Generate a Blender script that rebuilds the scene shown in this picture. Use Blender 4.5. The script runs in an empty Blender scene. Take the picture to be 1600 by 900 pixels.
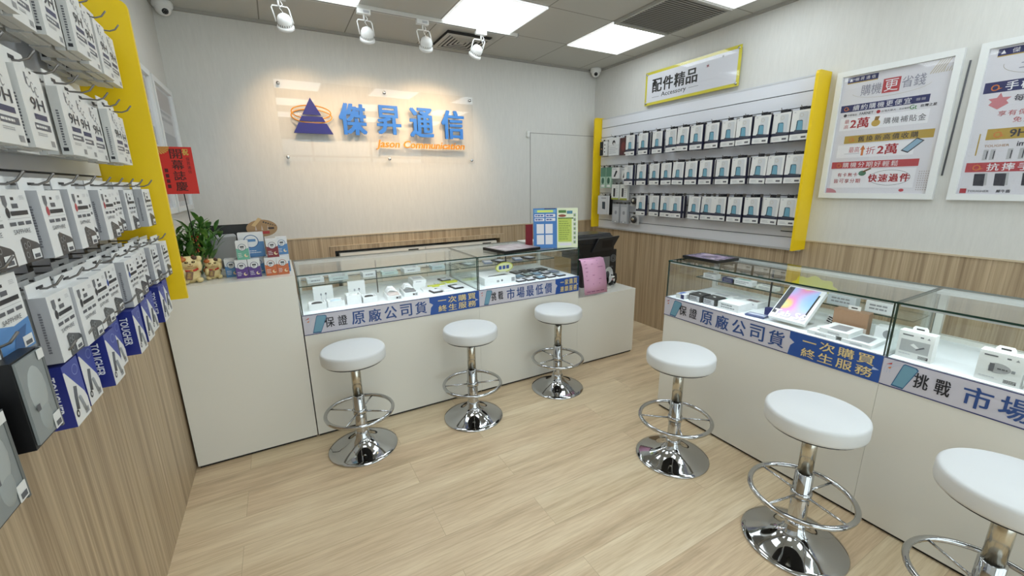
import bpy, math, random
from mathutils import Matrix, Vector, Euler
R = random.Random(7)
sc = bpy.context.scene
COL = sc.collection

# ------------------------------------------------------------------ camera, light level
def camera():
    yaw, pitch, roll = math.radians(29.0427), math.radians(-13.9506), math.radians(-0.8045)
    fw = Vector((math.sin(yaw)*math.cos(pitch), math.cos(yaw)*math.cos(pitch), math.sin(pitch)))
    rt = Vector((math.cos(yaw), -math.sin(yaw), 0)); up = rt.cross(fw)
    r2 = rt*math.cos(roll)+up*math.sin(roll); u2 = -rt*math.sin(roll)+up*math.cos(roll)
    cd = bpy.data.cameras.new('camera'); co = bpy.data.objects.new('camera', cd); COL.objects.link(co)
    m = Matrix((r2, u2, -fw)).transposed().to_4x4(); m.translation = (0, 0, 1.48)
    co.matrix_world = m
    cd.sensor_width = 36; cd.lens = 645.4148/1600*36; cd.clip_start = .02
    sc.camera = co
camera()
sc.view_settings.view_transform = 'Standard'; sc.view_settings.look = 'None'
sc.view_settings.gamma = 1; sc.view_settings.use_curve_mapping = False
sc.view_settings.exposure = 0.42
sc.cycles.use_denoising = True
sc.cycles.transparent_max_bounces = 32
sc.cycles.sample_clamp_indirect = 6
w = bpy.data.worlds.new('world'); sc.world = w; w.use_nodes = True
w.node_tree.nodes['Background'].inputs[0].default_value = (.86, .95, 1.0, 1)
w.node_tree.nodes['Background'].inputs[1].default_value = 1.75    # daylight let in by the added, unseen shop front
pl = bpy.data.lights.new('added_shopfront_portal', 'AREA'); pl.shape = 'RECTANGLE'; pl.size = 3.5; pl.size_y = 2.45; pl.cycles.is_portal = True
po = bpy.data.objects.new('added_shopfront_portal', pl); COL.objects.link(po); po.location = (1.37, -1.93, 1.26); po.rotation_euler = (math.radians(90), 0, math.radians(180)) if False else (math.radians(90), 0, 0)
PANEL_POWER = 4.0
SPOT_POWER = 16

XL, XR, YB, YF, H = -.567, 3.309, 3.957, -1.9, 2.705
# ------------------------------------------------------------------ materials
def lin(c):
    return tuple((x/12.92 if x <= .04045 else ((x+.055)/1.055)**2.4) for x in c)
def rgb(h): return lin(tuple(int(h[i:i+2], 16)/255 for i in (0, 2, 4)))
_m = {}
def mat(h, rough=.5, metal=0., emit=0., name=None, spec=.5):
    k = (h, rough, metal, emit, spec)
    if k in _m: return _m[k]
    m = bpy.data.materials.new(name or 'paint_'+h); m.use_nodes = True
    b = m.node_tree.nodes['Principled BSDF']; c = rgb(h)
    b.inputs['Base Color'].default_value = (*c, 1); b.inputs['Roughness'].default_value = rough
    b.inputs['Metallic'].default_value = metal; b.inputs['Specular IOR Level'].default_value = spec
    if emit:
        b.inputs['Emission Color'].default_value = (*c, 1); b.inputs['Emission Strength'].default_value = emit
    _m[k] = m
    return m
def nd(nt, t, **kw):
    n = nt.nodes.new(t)
    for k, v in kw.items(): setattr(n, k, v)
    return n
def stretched(nt, scale, loc=(0, 0, 0)):
    g = nd(nt, 'ShaderNodeNewGeometry'); mp = nd(nt, 'ShaderNodeMapping')
    mp.inputs['Scale'].default_value = scale; mp.inputs['Location'].default_value = loc
    nt.links.new(g.outputs['Position'], mp.inputs['Vector'])
    return mp.outputs['Vector']
def ramp(nt, fac, stops):
    r = nd(nt, 'ShaderNodeValToRGB'); e = r.color_ramp.elements
    while len(e) < len(stops): e.new(.5)
    for i, (p, h) in enumerate(stops): e[i].position = p; e[i].color = (*rgb(h), 1)
    nt.links.new(fac, r.inputs[0]); return r.outputs[0]
def noise(nt, vec, scale=1, detail=3, rough=.5):
    n = nd(nt, 'ShaderNodeTexNoise'); n.inputs['Scale'].default_value = scale
    n.inputs['Detail'].default_value = detail; n.inputs['Roughness'].default_value = rough
    nt.links.new(vec, n.inputs['Vector']); return n.outputs['Fac']
def mixc(nt, fac, a, b, mode='MIX'):
    m = nd(nt, 'ShaderNodeMix', data_type='RGBA', blend_type=mode)
    for s, v in ((m.inputs[0], fac), (m.inputs[6], a), (m.inputs[7], b)):
        if isinstance(v, (int, float)): s.default_value = v
        elif isinstance(v, tuple): s.default_value = (*v, 1)
        else: nt.links.new(v, s)
    return m.outputs[2]
def new_mat(name):
    m = bpy.data.materials.new(name); m.use_nodes = True
    return m, m.node_tree, m.node_tree.nodes['Principled BSDF']
def wall_paper():
    m, nt, b = new_mat('ribbed_wallpaper')
    f = noise(nt, stretched(nt, (60, 60, 9)), 1, 4, .7)
    nt.links.new(ramp(nt, f, [(.3, 'D2D1CC'), (.7, 'D9D8D3')]), b.inputs['Base Color'])
    bp = nd(nt, 'ShaderNodeBump'); bp.inputs['Strength'].default_value = .12; bp.inputs['Distance'].default_value = .003
    nt.links.new(f, bp.inputs['Height']); nt.links.new(bp.outputs[0], b.inputs['Normal'])
    b.inputs['Roughness'].default_value = .75
    return m
def wall_wood():
    m, nt, b = new_mat('vertical_grain_wood')
    f1 = noise(nt, stretched(nt, (26, 26, .35)), 1, 5, .65)
    f2 = noise(nt, stretched(nt, (110, 110, 1.6), (3, 1, 0)), 1, 3, .6)
    c1 = ramp(nt, f1, [(.28, '8E7A60'), (.42, 'AF9A7E'), (.55, 'C6B294'), (.68, 'B19B7B'), (.8, 'D2BFA4')])
    c2 = ramp(nt, f2, [(.3, 'A39680'), (.65, 'FFFFFF')])
    nt.links.new(mixc(nt, .45, c1, c2, 'MULTIPLY'), b.inputs['Base Color'])
    b.inputs['Roughness'].default_value = .5
    return m
def floor_wood():
    m, nt, b = new_mat('pale_oak_floor_planks')
    pos = stretched(nt, (1, 1, 1), (.31, .07, 0))
    br = nd(nt, 'ShaderNodeTexBrick'); br.offset = .37
    for k, v in (('Scale', 1), ('Mortar Size', .0011), ('Mortar Smooth', .2), ('Bias', 0), ('Brick Width', 1.22), ('Row Height', .19)):
        br.inputs[k].default_value = v
    br.inputs['Color1'].default_value = (0, 0, 0, 1); br.inputs['Color2'].default_value = (1, 1, 1, 1); br.inputs['Mortar'].default_value = (.5, .5, .5, 1)
    nt.links.new(pos, br.inputs['Vector'])
    # shift the grain per plank
    sh = nd(nt, 'ShaderNodeVectorMath', operation='MULTIPLY_ADD'); sh.inputs[1].default_value = (7, 5, 3)
    nt.links.new(br.outputs['Color'], sh.inputs[0]); nt.links.new(pos, sh.inputs[2])
    mp = nd(nt, 'ShaderNodeMapping'); mp.inputs['Scale'].default_value = (1.3, 13, 1); nt.links.new(sh.outputs[0], mp.inputs[0])
    f1 = noise(nt, mp.outputs[0], 1, 5, .62)
    mp2 = nd(nt, 'ShaderNodeMapping'); mp2.inputs['Scale'].default_value = (6, 120, 1); nt.links.new(sh.outputs[0], mp2.inputs[0])
    f2 = noise(nt, mp2.outputs[0], 1, 2, .6)
    c1 = ramp(nt, f1, [(.3, 'C0A988'), (.42, 'D6BF9D'), (.56, 'E1CCAA'), (.72, 'EAD8B8')])
    c2 = ramp(nt, f2, [(.3, 'C4B196'), (.6, 'FFFFFF')])
    c = mixc(nt, .32, c1, c2, 'MULTIPLY')
    c = mixc(nt, .08, c, br.outputs['Color'], 'OVERLAY')
    sf = nd(nt, 'ShaderNodeMath', operation='MULTIPLY'); sf.inputs[1].default_value = .55; nt.links.new(br.outputs['Fac'], sf.inputs[0])
    c = mixc(nt, sf.outputs[0], c, rgb('A08867'))
    nt.links.new(c, b.inputs['Base Color'])
    b.inputs['Roughness'].default_value = .38
    return m
def ceiling_tiles():
    m, nt, b = new_mat('ceiling_tiles_in_grid')
    pos = stretched(nt, (1, 1, 1), (-1.2657+6.003, -2.7614+6.003, 0))
    br = nd(nt, 'ShaderNodeTexBrick'); br.offset = 0
    for k, v in (('Scale', 1), ('Mortar Size', .005), ('Mortar Smooth', .3), ('Brick Width', .6), ('Row Height', .6)):
        br.inputs[k].default_value = v
    c = rgb('BDBCB5')
    br.inputs['Color1'].default_value = (*c, 1); br.inputs['Color2'].default_value = (*c, 1); br.inputs['Mortar'].default_value = (*rgb('85827A'), 1)
    nt.links.new(pos, br.inputs['Vector']); nt.links.new(br.outputs[0], b.inputs['Base Color'])
    b.inputs['Roughness'].default_value = .85
    return m
def clear(name, tint, ior=1.45, rough=0.):
    m, nt, b = new_mat(name); nt.nodes.remove(b)
    out = nt.nodes['Material Output']
    t = nd(nt, 'ShaderNodeBsdfTransparent'); t.inputs[0].default_value = (*tint, 1)
    g = nd(nt, 'ShaderNodeBsdfGlossy'); g.inputs['Roughness'].default_value = rough; g.inputs[0].default_value = (.9, .9, .9, 1)
    fr = nd(nt, 'ShaderNodeFresnel'); fr.inputs[0].default_value = ior
    mx = nd(nt, 'ShaderNodeMixShader')
    ge = nd(nt, 'ShaderNodeNewGeometry'); mi = nd(nt, 'ShaderNodeMath', operation='MULTIPLY_ADD')
    nt.links.new(ge.outputs['Backfacing'], mi.inputs[0]); mi.inputs[1].default_value = 1/ior-ior; mi.inputs[2].default_value = ior
    nt.links.new(mi.outputs[0], fr.inputs[0])
    nt.links.new(fr.outputs[0], mx.inputs[0]); nt.links.new(t.outputs[0], mx.inputs[1]); nt.links.new(g.outputs[0], mx.inputs[2])
    nt.links.new(mx.outputs[0], out.inputs[0])
    return m
def diffuser():
    m, nt, b = new_mat('lit_prismatic_diffuser')
    f = noise(nt, stretched(nt, (3, 7, 1)), 1, 2, .5)
    c = ramp(nt, f, [(.3, 'D8E8F2'), (.7, 'F6FCFF')])
    b.inputs['Base Color'].default_value = (.8, .8, .8, 1)
    nt.links.new(c, b.inputs['Emission Color']); b.inputs['Emission Strength'].default_value = PANEL_POWER
    return m
def leafy():
    m, nt, b = new_mat('green_leaf')
    f = noise(nt, stretched(nt, (30, 30, 12)), 1, 3, .5)
    nt.links.new(ramp(nt, f, [(.3, '2F5A26'), (.55, '4F7D32'), (.75, '8DA851')]), b.inputs['Base Color'])
    b.inputs['Roughness'].default_value = .35
    return m
def screen_mat(name, stops, scale=(9, 9, 9)):
    m, nt, b = new_mat(name)
    f = noise(nt, stretched(nt, scale), 1, 1, .4)
    c = ramp(nt, f, stops)
    nt.links.new(c, b.inputs['Base Color']); b.inputs['Roughness'].default_value = .15
    return m
WALL, WOOD, FLOOR, CEIL, DIFF, LEAF = wall_paper(), wall_wood(), floor_wood(), ceiling_tiles(), diffuser(), leafy()
GLASS = clear('clear_glass', (.972, .99, .984)); ACRYL = clear('clear_acrylic', (.985, .985, .985), 1.38)
BLISTER = clear('thin_plastic', (.93, .94, .95), 1.3)
GEDGE = mat('1C3A33', .1, name='green_glass_edge')
LAM = mat('E3E1D8', .25, name='white_laminate'); WHITE = mat('E4E4E0', .45); BLACK = mat('0C0C0D', .35); DARK = mat('26262A', .5)
LED = mat('EEF6FF', .4, 0, 30., name='lit_led_strip')
DECK = mat('E9ECEE', .35, name='white_display_deck'); SEATM = mat('D7D9D9', .38, name='white_leatherette')
CHROME = mat('BEBFC0', .06, 1., name='polished_chrome'); STEEL = mat('C6C2B6', .22, 1., name='brushed_steel')
YEL = mat('ECC800', .4, name='yellow_acrylic_board'); NAVY = mat('232A62', .5); BLUE = mat('2B4F97', .5); SIGNB = mat('2E74CF', .4)
GREY = mat('8E9092', .5); LGREY = mat('B9BABD', .5); PRINTG = mat('5A5B60', .6); RED = mat('BE2A22', .5); GOLD = mat('C4A24C', .5)
ORANGE = mat('DC9326', .4); TEAL = mat('5E93A6', .4); SLAT = mat('DEE0E6', .4, name='slatwall_board'); GROOVE = mat('55545A', .6)
PAPER = mat('DEDDE3', .55); CREAM = mat('E2CE96', .3); SKINY = mat('8FB0C8', .5)

# ------------------------------------------------------------------ mesh builder
_tc = {}
def glyphs(s, bold, ext):
    k = (s, bold, ext)
    if k not in _tc:
        c = bpy.data.curves.new('t', 'FONT'); c.body = s; c.resolution_u = 2; c.offset = bold; c.extrude = .5 if ext else 0
        o = bpy.data.objects.new('t', c); m = bpy.data.meshes.new_from_object(o)
        vs = [tuple(v.co) for v in m.vertices]; fs = [tuple(p.vertices) for p in m.polygons]
        bpy.data.objects.remove(o); bpy.data.curves.remove(c); bpy.data.meshes.remove(m)
        xs = [v[0] for v in vs]; ys = [v[1] for v in vs]
        _tc[k] = (vs, fs, min(xs), max(xs), min(ys), max(ys))
    return _tc[k]
X, Y, Z = Vector((1, 0, 0)), Vector((0, 1, 0)), Vector((0, 0, 1))
class MB:
    def __init__(s): s.v = []; s.f = []; s.fm = []; s.fs = []; s.m = []
    def add(s, vs, fs, m, smooth=False, M=None):
        if m not in s.m: s.m.append(m)
        i = s.m.index(m); n = len(s.v)
        s.v += [tuple(M @ Vector(v)) if M else tuple(v) for v in vs]
        s.f += [tuple(n+a for a in f) for f in fs]; s.fm += [i]*len(fs); s.fs += [smooth]*len(fs)
        return s
    def box(s, a, b, m, M=None, **fm):
        x0, y0, z0 = a; x1, y1, z1 = b
        vs = [(x0,y0,z0),(x1,y0,z0),(x1,y1,z0),(x0,y1,z0),(x0,y0,z1),(x1,y0,z1),(x1,y1,z1),(x0,y1,z1)]
        F = dict(bottom=(0,3,2,1), top=(4,5,6,7), front=(0,1,5,4), right=(1,2,6,5), back=(2,3,7,6), left=(3,0,4,7))
        for k, f in F.items():
            mm = fm.get(k, m); s.add([vs[i] for i in f], [(0,1,2,3)], mm, False, M)
        return s
    def rbox(s, a, b, m, r=.006, M=None):     # box with chamfered vertical and top edges
        x0, y0, z0 = a; x1, y1, z1 = b
        def ring(d, z):
            p = []
            for cx, cy, a0 in ((x1-r, y1-r, 0), (x0+r, y1-r, 90), (x0+r, y0+r, 180), (x1-r, y0+r, 270)):
                for t in (0, 45, 90):
                    t = math.radians(a0+t); p.append((cx+(r-d)*math.cos(t), cy+(r-d)*math.sin(t), z))
            return p
        q = min(r, (z1-z0)*.4)
        rs = [ring(q*.6, z0), ring(0, z0+q*.6), ring(0, z1-q*.6), ring(q*.6, z1)]; n = 12
        vs = sum(rs, []); fs = [tuple(range(n))[::-1], tuple(3*n+i for i in range(n))]
        for k in range(3):
            for i in range(n): j = (i+1) % n; fs.append((k*n+i, k*n+j, (k+1)*n+j, (k+1)*n+i))
        return s.add(vs, fs, m, False, M)
    def lathe(s, prof, m, seg=32, M=None, smooth=True, caps=True):
        vs = []; fs = []; n = len(prof)
        for i in range(seg):
            t = 2*math.pi*i/seg
            vs += [(r*math.cos(t), r*math.sin(t), z) for r, z in prof]
        for i in range(seg):
            j = (i+1) % seg
            for k in range(n-1): fs.append((i*n+k, j*n+k, j*n+k+1, i*n+k+1))
        s.add(vs, fs, m, smooth, M)
        if caps:
            for k, rev in ((0, True), (n-1, False)):
                if prof[k][0] > 1e-4:
                    c = [vs[i*n+k] for i in range(seg)]; c = c[::-1] if rev else c
                    s.add(c, [tuple(range(seg))], m, False, M)
        return s
    def tube(s, pts, r, m, seg=8, closed=False, M=None):
        pts = [Vector(p) for p in pts]; n = len(pts); vs = []; fs = []
        up = None
        for i, p in enumerate(pts):
            a = pts[i-1] if (i or closed) else p; b = pts[(i+1) % n] if (i < n-1 or closed) else p
            d = (b-a).normalized()
            if up is None: up = d.orthogonal().normalized()
            up = (up-d*up.dot(d)); up = up.normalized() if up.length > 1e-6 else d.orthogonal().normalized()
            q = d.cross(up)
            for k in range(seg):
                t = 2*math.pi*k/seg; vs.append(p+up*r*math.cos(t)+q*r*math.sin(t))
        for i in range(n if closed else n-1):
            j = (i+1) % n
            for k in range(seg): l = (k+1) % seg; fs.append((i*seg+k, i*seg+l, j*seg+l, j*seg+k))
        if not closed: fs += [tuple(range(seg))[::-1], tuple((n-1)*seg+k for k in range(seg))]
        return s.add(vs, fs, m, True, M)
    def ring(s, c, rad, r, m, seg=40, tilt=None):
        M = Matrix.Translation(c) @ (tilt or Matrix())
        return s.tube([(rad*math.cos(2*math.pi*i/seg), rad*math.sin(2*math.pi*i/seg), 0) for i in range(seg)], r, m, 8, True, M)
    def ell(s, c, rr, m, M=None, seg=16):
        A = Matrix.Translation(c) @ Matrix.Diagonal((*rr, 1))
        n = seg//2
        return s.lathe([(math.sin(math.pi*i/n) if 0 < i < n else 0, -math.cos(math.pi*i/n)) for i in range(n+1)], m, seg, (M @ A) if M else A)
    def prism(s, pts, O, U, V, d, m, side=None):   # outline pts in (U,V), depth d along -N
        O = Vector(O); N = U.cross(V).normalized(); n = len(pts)
        a = [O+U*p[0]+V*p[1] for p in pts]; b = [p-N*d for p in a]
        s.add(a, [tuple(range(n))], m); s.add(b, [tuple(range(n))[::-1]], m)
        s.add(a+b, [(i, n+i, n+(i+1) % n, (i+1) % n) for i in range(n)], side or m)
        return s
    def poly(s, O, U, V, pts, m, off=.0004):
        N = U.cross(V).normalized(); O = Vector(O)+N*off
        return s.add([O+U*p[0]+V*p[1] for p in pts], [tuple(range(len(pts)))], m)
    def rect(s, O, U, V, r, m, off=.0004):
        u0, v0, u1, v1 = r
        return s.poly(O, U, V, [(u0, v0), (u1, v0), (u1, v1), (u0, v1)], m, off)
    def oval(s, O, U, V, c, ru, rv, m, off=.0004, n=24):
        return s.poly(O, U, V, [(c[0]+ru*math.cos(2*math.pi*i/n), c[1]+rv*math.sin(2*math.pi*i/n)) for i in range(n)], m, off)
    def loop(s, O, U, V, c, ru, rv, wd, m, off=.0005, n=36, a0=0, a1=360):
        N = U.cross(V).normalized(); O = Vector(O)+N*off; vs = []
        for i in range(n+1):
            t = math.radians(a0+(a1-a0)*i/n)
            for k in (-.5, .5): vs.append(O+U*(c[0]+(ru+k*wd)*math.cos(t))+V*(c[1]+(rv+k*wd)*math.sin(t)))
        return s.add(vs, [(2*i, 2*i+1, 2*i+3, 2*i+2) for i in range(n)], m)
    def text(s, t, O, U, V, r, m, off=.0006, bold=0., ext=0., shear=0.):
        vs, fs, x0, x1, y0, y1 = glyphs(t, 0, ext > 0)
        N = U.cross(V).normalized(); O = Vector(O)+N*off; u0, v0, u1, v1 = r
        e = bold*(v1-v0)
        for k, (du, dv) in enumerate(((0, 0),) if not bold else ((0, 0), (-e, -e*.5), (e, -e*.5), (-e, e*.5), (e, e*.5), (-e, 0), (e, 0))):
            out = []
            for a, b, c in vs:
                fu = (a-x0)/(x1-x0); fv = (b-y0)/(y1-y0)
                out.append(O+U*(u0+e+du+fu*(u1-u0-2*e)+shear*fv)+V*(v0+e*.5+dv+fv*(v1-v0-e))+N*((c+.5)*ext+k*.00002))
            s.add(out, fs, m)
        return s
    def lines(s, O, U, V, r, n, m, fill=.5, off=.0005, rnd=True):    # rows of small print too fine to read
        u0, v0, u1, v1 = r; h = (v1-v0)/n
        for i in range(n):
            v = v1-(i+1)*h+h*(1-fill)/2; e = u1-(R.random()*.3*(u1-u0) if rnd else 0); u = u0
            while u < e-1e-5:
                wd = min(e-u, h*fill*(1.2+R.random()*1.8) if rnd else (u1-u0)); s.rect(O, U, V, (u, v, u+wd, v+h*fill), m, off); u += wd+h*fill*.35
        return s
    def build(s, name, parent=None, loc=None, rotz=0, rot=None):
        me = bpy.data.meshes.new(name); me.from_pydata(s.v, [], s.f)
        for m in s.m: me.materials.append(m)
        me.polygons.foreach_set('material_index', s.fm); me.polygons.foreach_set('use_smooth', s.fs)
        me.update()
        o = bpy.data.objects.new(name, me); COL.objects.link(o)
        if parent: o.parent = parent
        if loc: o.location = loc
        o.rotation_euler = rot or (0, 0, rotz)
        return o
def tag(o, label, cat=None, group=None):
    o['label'] = label
    if cat: o['category'] = cat
    if group: o['group'] = group
    return o
def thing(name, label, cat, loc=(0, 0, 0), rotz=0, group=None):
    o = bpy.data.objects.new(name, None); COL.objects.link(o); o.location = loc; o.rotation_euler = (0, 0, rotz)
    o.empty_display_size = .05
    return tag(o, label, cat, group)
def struct(o): o['kind'] = 'structure'; return o
def dup(root, loc, rotz, label, group=None):
    def cp(o, par):
        c = o.copy(); COL.objects.link(c)
        if par: c.parent = par
        for ch in o.children: cp(ch, c)
        return c
    r = cp(root, None); r.location = loc; r.rotation_euler = (0, 0, rotz); r['label'] = label
    if group: r['group'] = group
    return r
def bevel(o, wd=.003, seg=2):
    b = o.modifiers.new('bevel', 'BEVEL'); b.width = wd; b.segments = seg; b.limit_method = 'ANGLE'
    return o
ORD = ['', 'first', 'second', 'third', 'fourth', 'fifth', 'sixth', 'seventh', 'eighth', 'ninth', 'tenth', 'eleventh', 'twelfth', 'thirteenth', 'fourteenth']

# ------------------------------------------------------------------ room
WZ = 1.064
struct(MB().box((XL-.1, YF-.1, -.1), (XR+.1, YB+.1, 0), FLOOR).build('floor'))
struct(MB().box((XL-.1, YF-.1, H), (XR+.1, YB+.1, H+.1), CEIL).build('ceiling'))
b = MB()                                             # back wall with the long recess of the wainscot
NX0, NX1, NZ0, NZ1 = .40, 2.05, .35, .935
b.box((XL-.1, YB, WZ), (XR+.1, YB+.1, H), WALL)
b.box((XL-.1, YB, 0), (NX0, YB+.1, WZ), WOOD).box((NX1, YB, 0), (XR+.1, YB+.1, WZ), WOOD)
b.box((NX0, YB, NZ1), (NX1, YB+.1, WZ), WOOD).box((NX0, YB, 0), (NX1, YB+.1, NZ0), WOOD)
b.box((NX0, YB+.09, NZ0), (NX1, YB+.1, NZ1), BLACK)
struct(b.build('wall_back'))
struct(MB().box((XR, YF, WZ), (XR+.1, YB, H), WALL).box((XR, YF, 0), (XR+.1, YB, WZ), WOOD).build('wall_right'))
struct(MB().box((XL-.1, YF, 1.06), (XL, YB, H), WALL).box((XL-.1, YF, 0), (XL, YB, 1.06), WOOD).build('wall_left'))
b = MB()
for a, c in (((XL-.1, 0), (-.38, H)), ((3.12, 0), (XR+.1, H)), ((-.38, 2.48), (3.12, H)), ((-.38, 0), (3.12, .05))): b.box((a[0], YF-.1, a[1]), (c[0], YF, c[1]), WALL)
struct(b.build('wall_front'))
b = MB(); FRM = mat('8E9194', .35, 1.)  # unseen glazed shop front, added as a light source to light the room frontally
for x in (-.38, .78, 1.94, 3.08): b.box((x, YF-.07, .05), (x+.04, YF-.03, 2.48), FRM)
for z in (.05, 2.10, 2.44): b.box((-.34, YF-.07, z), (3.08, YF-.03, z+.04), FRM)
b.box((-.34, YF-.053, .09), (3.08, YF-.047, 2.44), GLASS)
struct(b.build('added_window_1'))
TRIMW = mat('CBBBA0', .5)
struct(MB().box((XL, YB-.006, WZ-.006), (XR, YB, WZ+.004), TRIMW).build('trim_1'))
struct(MB().box((XR-.006, YF, WZ-.006), (XR, YB-.006, WZ+.004), TRIMW).build('trim_2'))
b = MB()                                             # raised frame around the recess
fo = .975
b.box((.36, YB-.012, .30), (NX0, YB, fo), WOOD).box((NX1, YB-.012, .30), (2.09, YB, fo), WOOD)
b.box((NX0, YB-.012, NZ1), (NX1, YB, fo), WOOD).box((.355, YB-.014, fo), (2.095, YB, fo+.004), TRIMW)
struct(b.build('trim_3'))
c = thing('wall_cupboard', 'low white cupboard with dark finger pulls set in wood wall recess', 'cupboard', (1.225, YB, NZ0))
MB().box((-.79, .01, 0), (.79, .085, .56), LAM).build('body', c)
for k, s in ((0, -.79), (1, 0)):
    d = MB().box((s+.003, -.008, .003), (s+.787, .009, .557), LAM).build('door', c)
    MB().box((s+.62, -.0095, .53), (s+.72, -.008, .545), BLACK).build('finger_pull', d)
b = MB()                                             # flush door papered like the wall
DL = mat('8F8E88', .7)
b.box((2.44, YB-.003, WZ), (2.446, YB, 2.02), DL).box((2.44, YB-.003, 2.014), (XR, YB, 2.02), DL)
b.box((2.446, YB-.002, WZ+.004), (XR, YB, 2.014), WALL)
struct(b.build('door_1'))
o = MB().rbox((-.016, -.022, 0), (.016, 0, .062), WHITE, .004).build('door_sensor', loc=(2.412, YB, 1.972)); tag(o, 'small white sensor box on the wall at the top left corner of the hidden door', 'sensor')
struct(MB().box((XL, YF, H-.02), (XL+.02, YB, H), mat('A5A39C', .7)).build('trim_5'))
struct(MB().box((XL+.02, YB-.02, H-.02), (XR, YB, H), mat('A5A39C', .7)).build('trim_6'))
struct(MB().box((XR-.02, YF, H-.02), (XR, YB-.02, H), mat('A5A39C', .7)).build('trim_7'))

# ------------------------------------------------------------------ ceiling fittings
def ceiling_light(x, y, label):
    t = thing('ceiling_light', label, 'light', (x, y, H-.012), 0, 'square ceiling light panels')
    f = MB()
    for a, bb in (((-.297, -.297, 0), (.297, -.283, .011)), ((-.297, .283, 0), (.297, .297, .011)), ((-.297, -.283, 0), (-.283, .283, .011)), ((.283, -.283, 0), (.297, .283, .011))):
        f.box(a, bb, mat('F4F6F8', .4, 0, .5))
    f.build('frame', t)
    MB().box((-.283, -.283, .003), (.283, .283, .010), DIFF).build('diffuser', t)
L1X, L1Y = 1.5657, 3.0614
names = {(1, 0): 'bright square ceiling light above the track spotlights', (2, 0): 'bright square ceiling light beside the grey return grille, nearest the far corner',
         (0, 0): 'square ceiling light cut off at the top edge, above the left spotlights', (2, 1): 'square ceiling light beyond the grille at the top edge of the photo'}
for i in range(3):
    for j in range(4):
        ceiling_light(L1X+(i-1)*1.2, L1Y-1.2*j, names.get((i, j), 'square ceiling light panel behind the camera position, %s row back, %s column from the left' % (ORD[j+1], ORD[i+1])))
t = thing('return_grille', 'large grey louvred air grille between two ceiling lights', 'air grille', (L1X+1.2, L1Y-.6, H-.02))
b = MB(); G1 = mat('B2B0A9', .5); G2 = mat('7A7872', .6)
for a, bb in (((-.295, -.295, 0), (.295, -.275, .019)), ((-.295, .275, 0), (.295, .295, .019)), ((-.295, -.275, 0), (-.275, .275, .019)), ((.275, -.275, 0), (.295, .275, .019))): b.box(a, bb, G1)
b.build('frame', t)
b = MB().box((-.275, -.275, .015), (.275, .275, .019), G2)
for i in range(22):
    yy = -.27+i*.025; b.add([(-.275, yy, .001), (.275, yy, .001), (.275, yy+.020, .006), (-.275, yy+.020, .006)], [(0, 1, 2, 3)], G1)
b.build('louvres', t)
t = thing('air_diffuser', 'square stepped air vent in ceiling behind the spotlight track', 'air vent', (L1X+.02, 3.70, H-.03))
b = MB()
b.box((-.2, -.2, .024), (.2, .2, .029), mat('3A3836', .7))
def flatring(b, r0, r1, z, m):
    for a, c in (((-r0, -r0), (r0, -r1)), ((-r0, r1), (r0, r0)), ((-r0, -r1), (-r1, r1)), ((r1, -r1), (r0, r1))): b.box((a[0], a[1], z), (c[0], c[1], z+.003), m)
for k, r in enumerate((.205, .160, .125, .090, .055)): flatring(b, r, r-(.032 if k == 0 else .017), .001+.002*k, mat('B9B6AE', .5))
b.box((-.024, -.024, .010), (.024, .024, .013), mat('B9B6AE', .5))
b.build('vanes', t)
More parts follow.
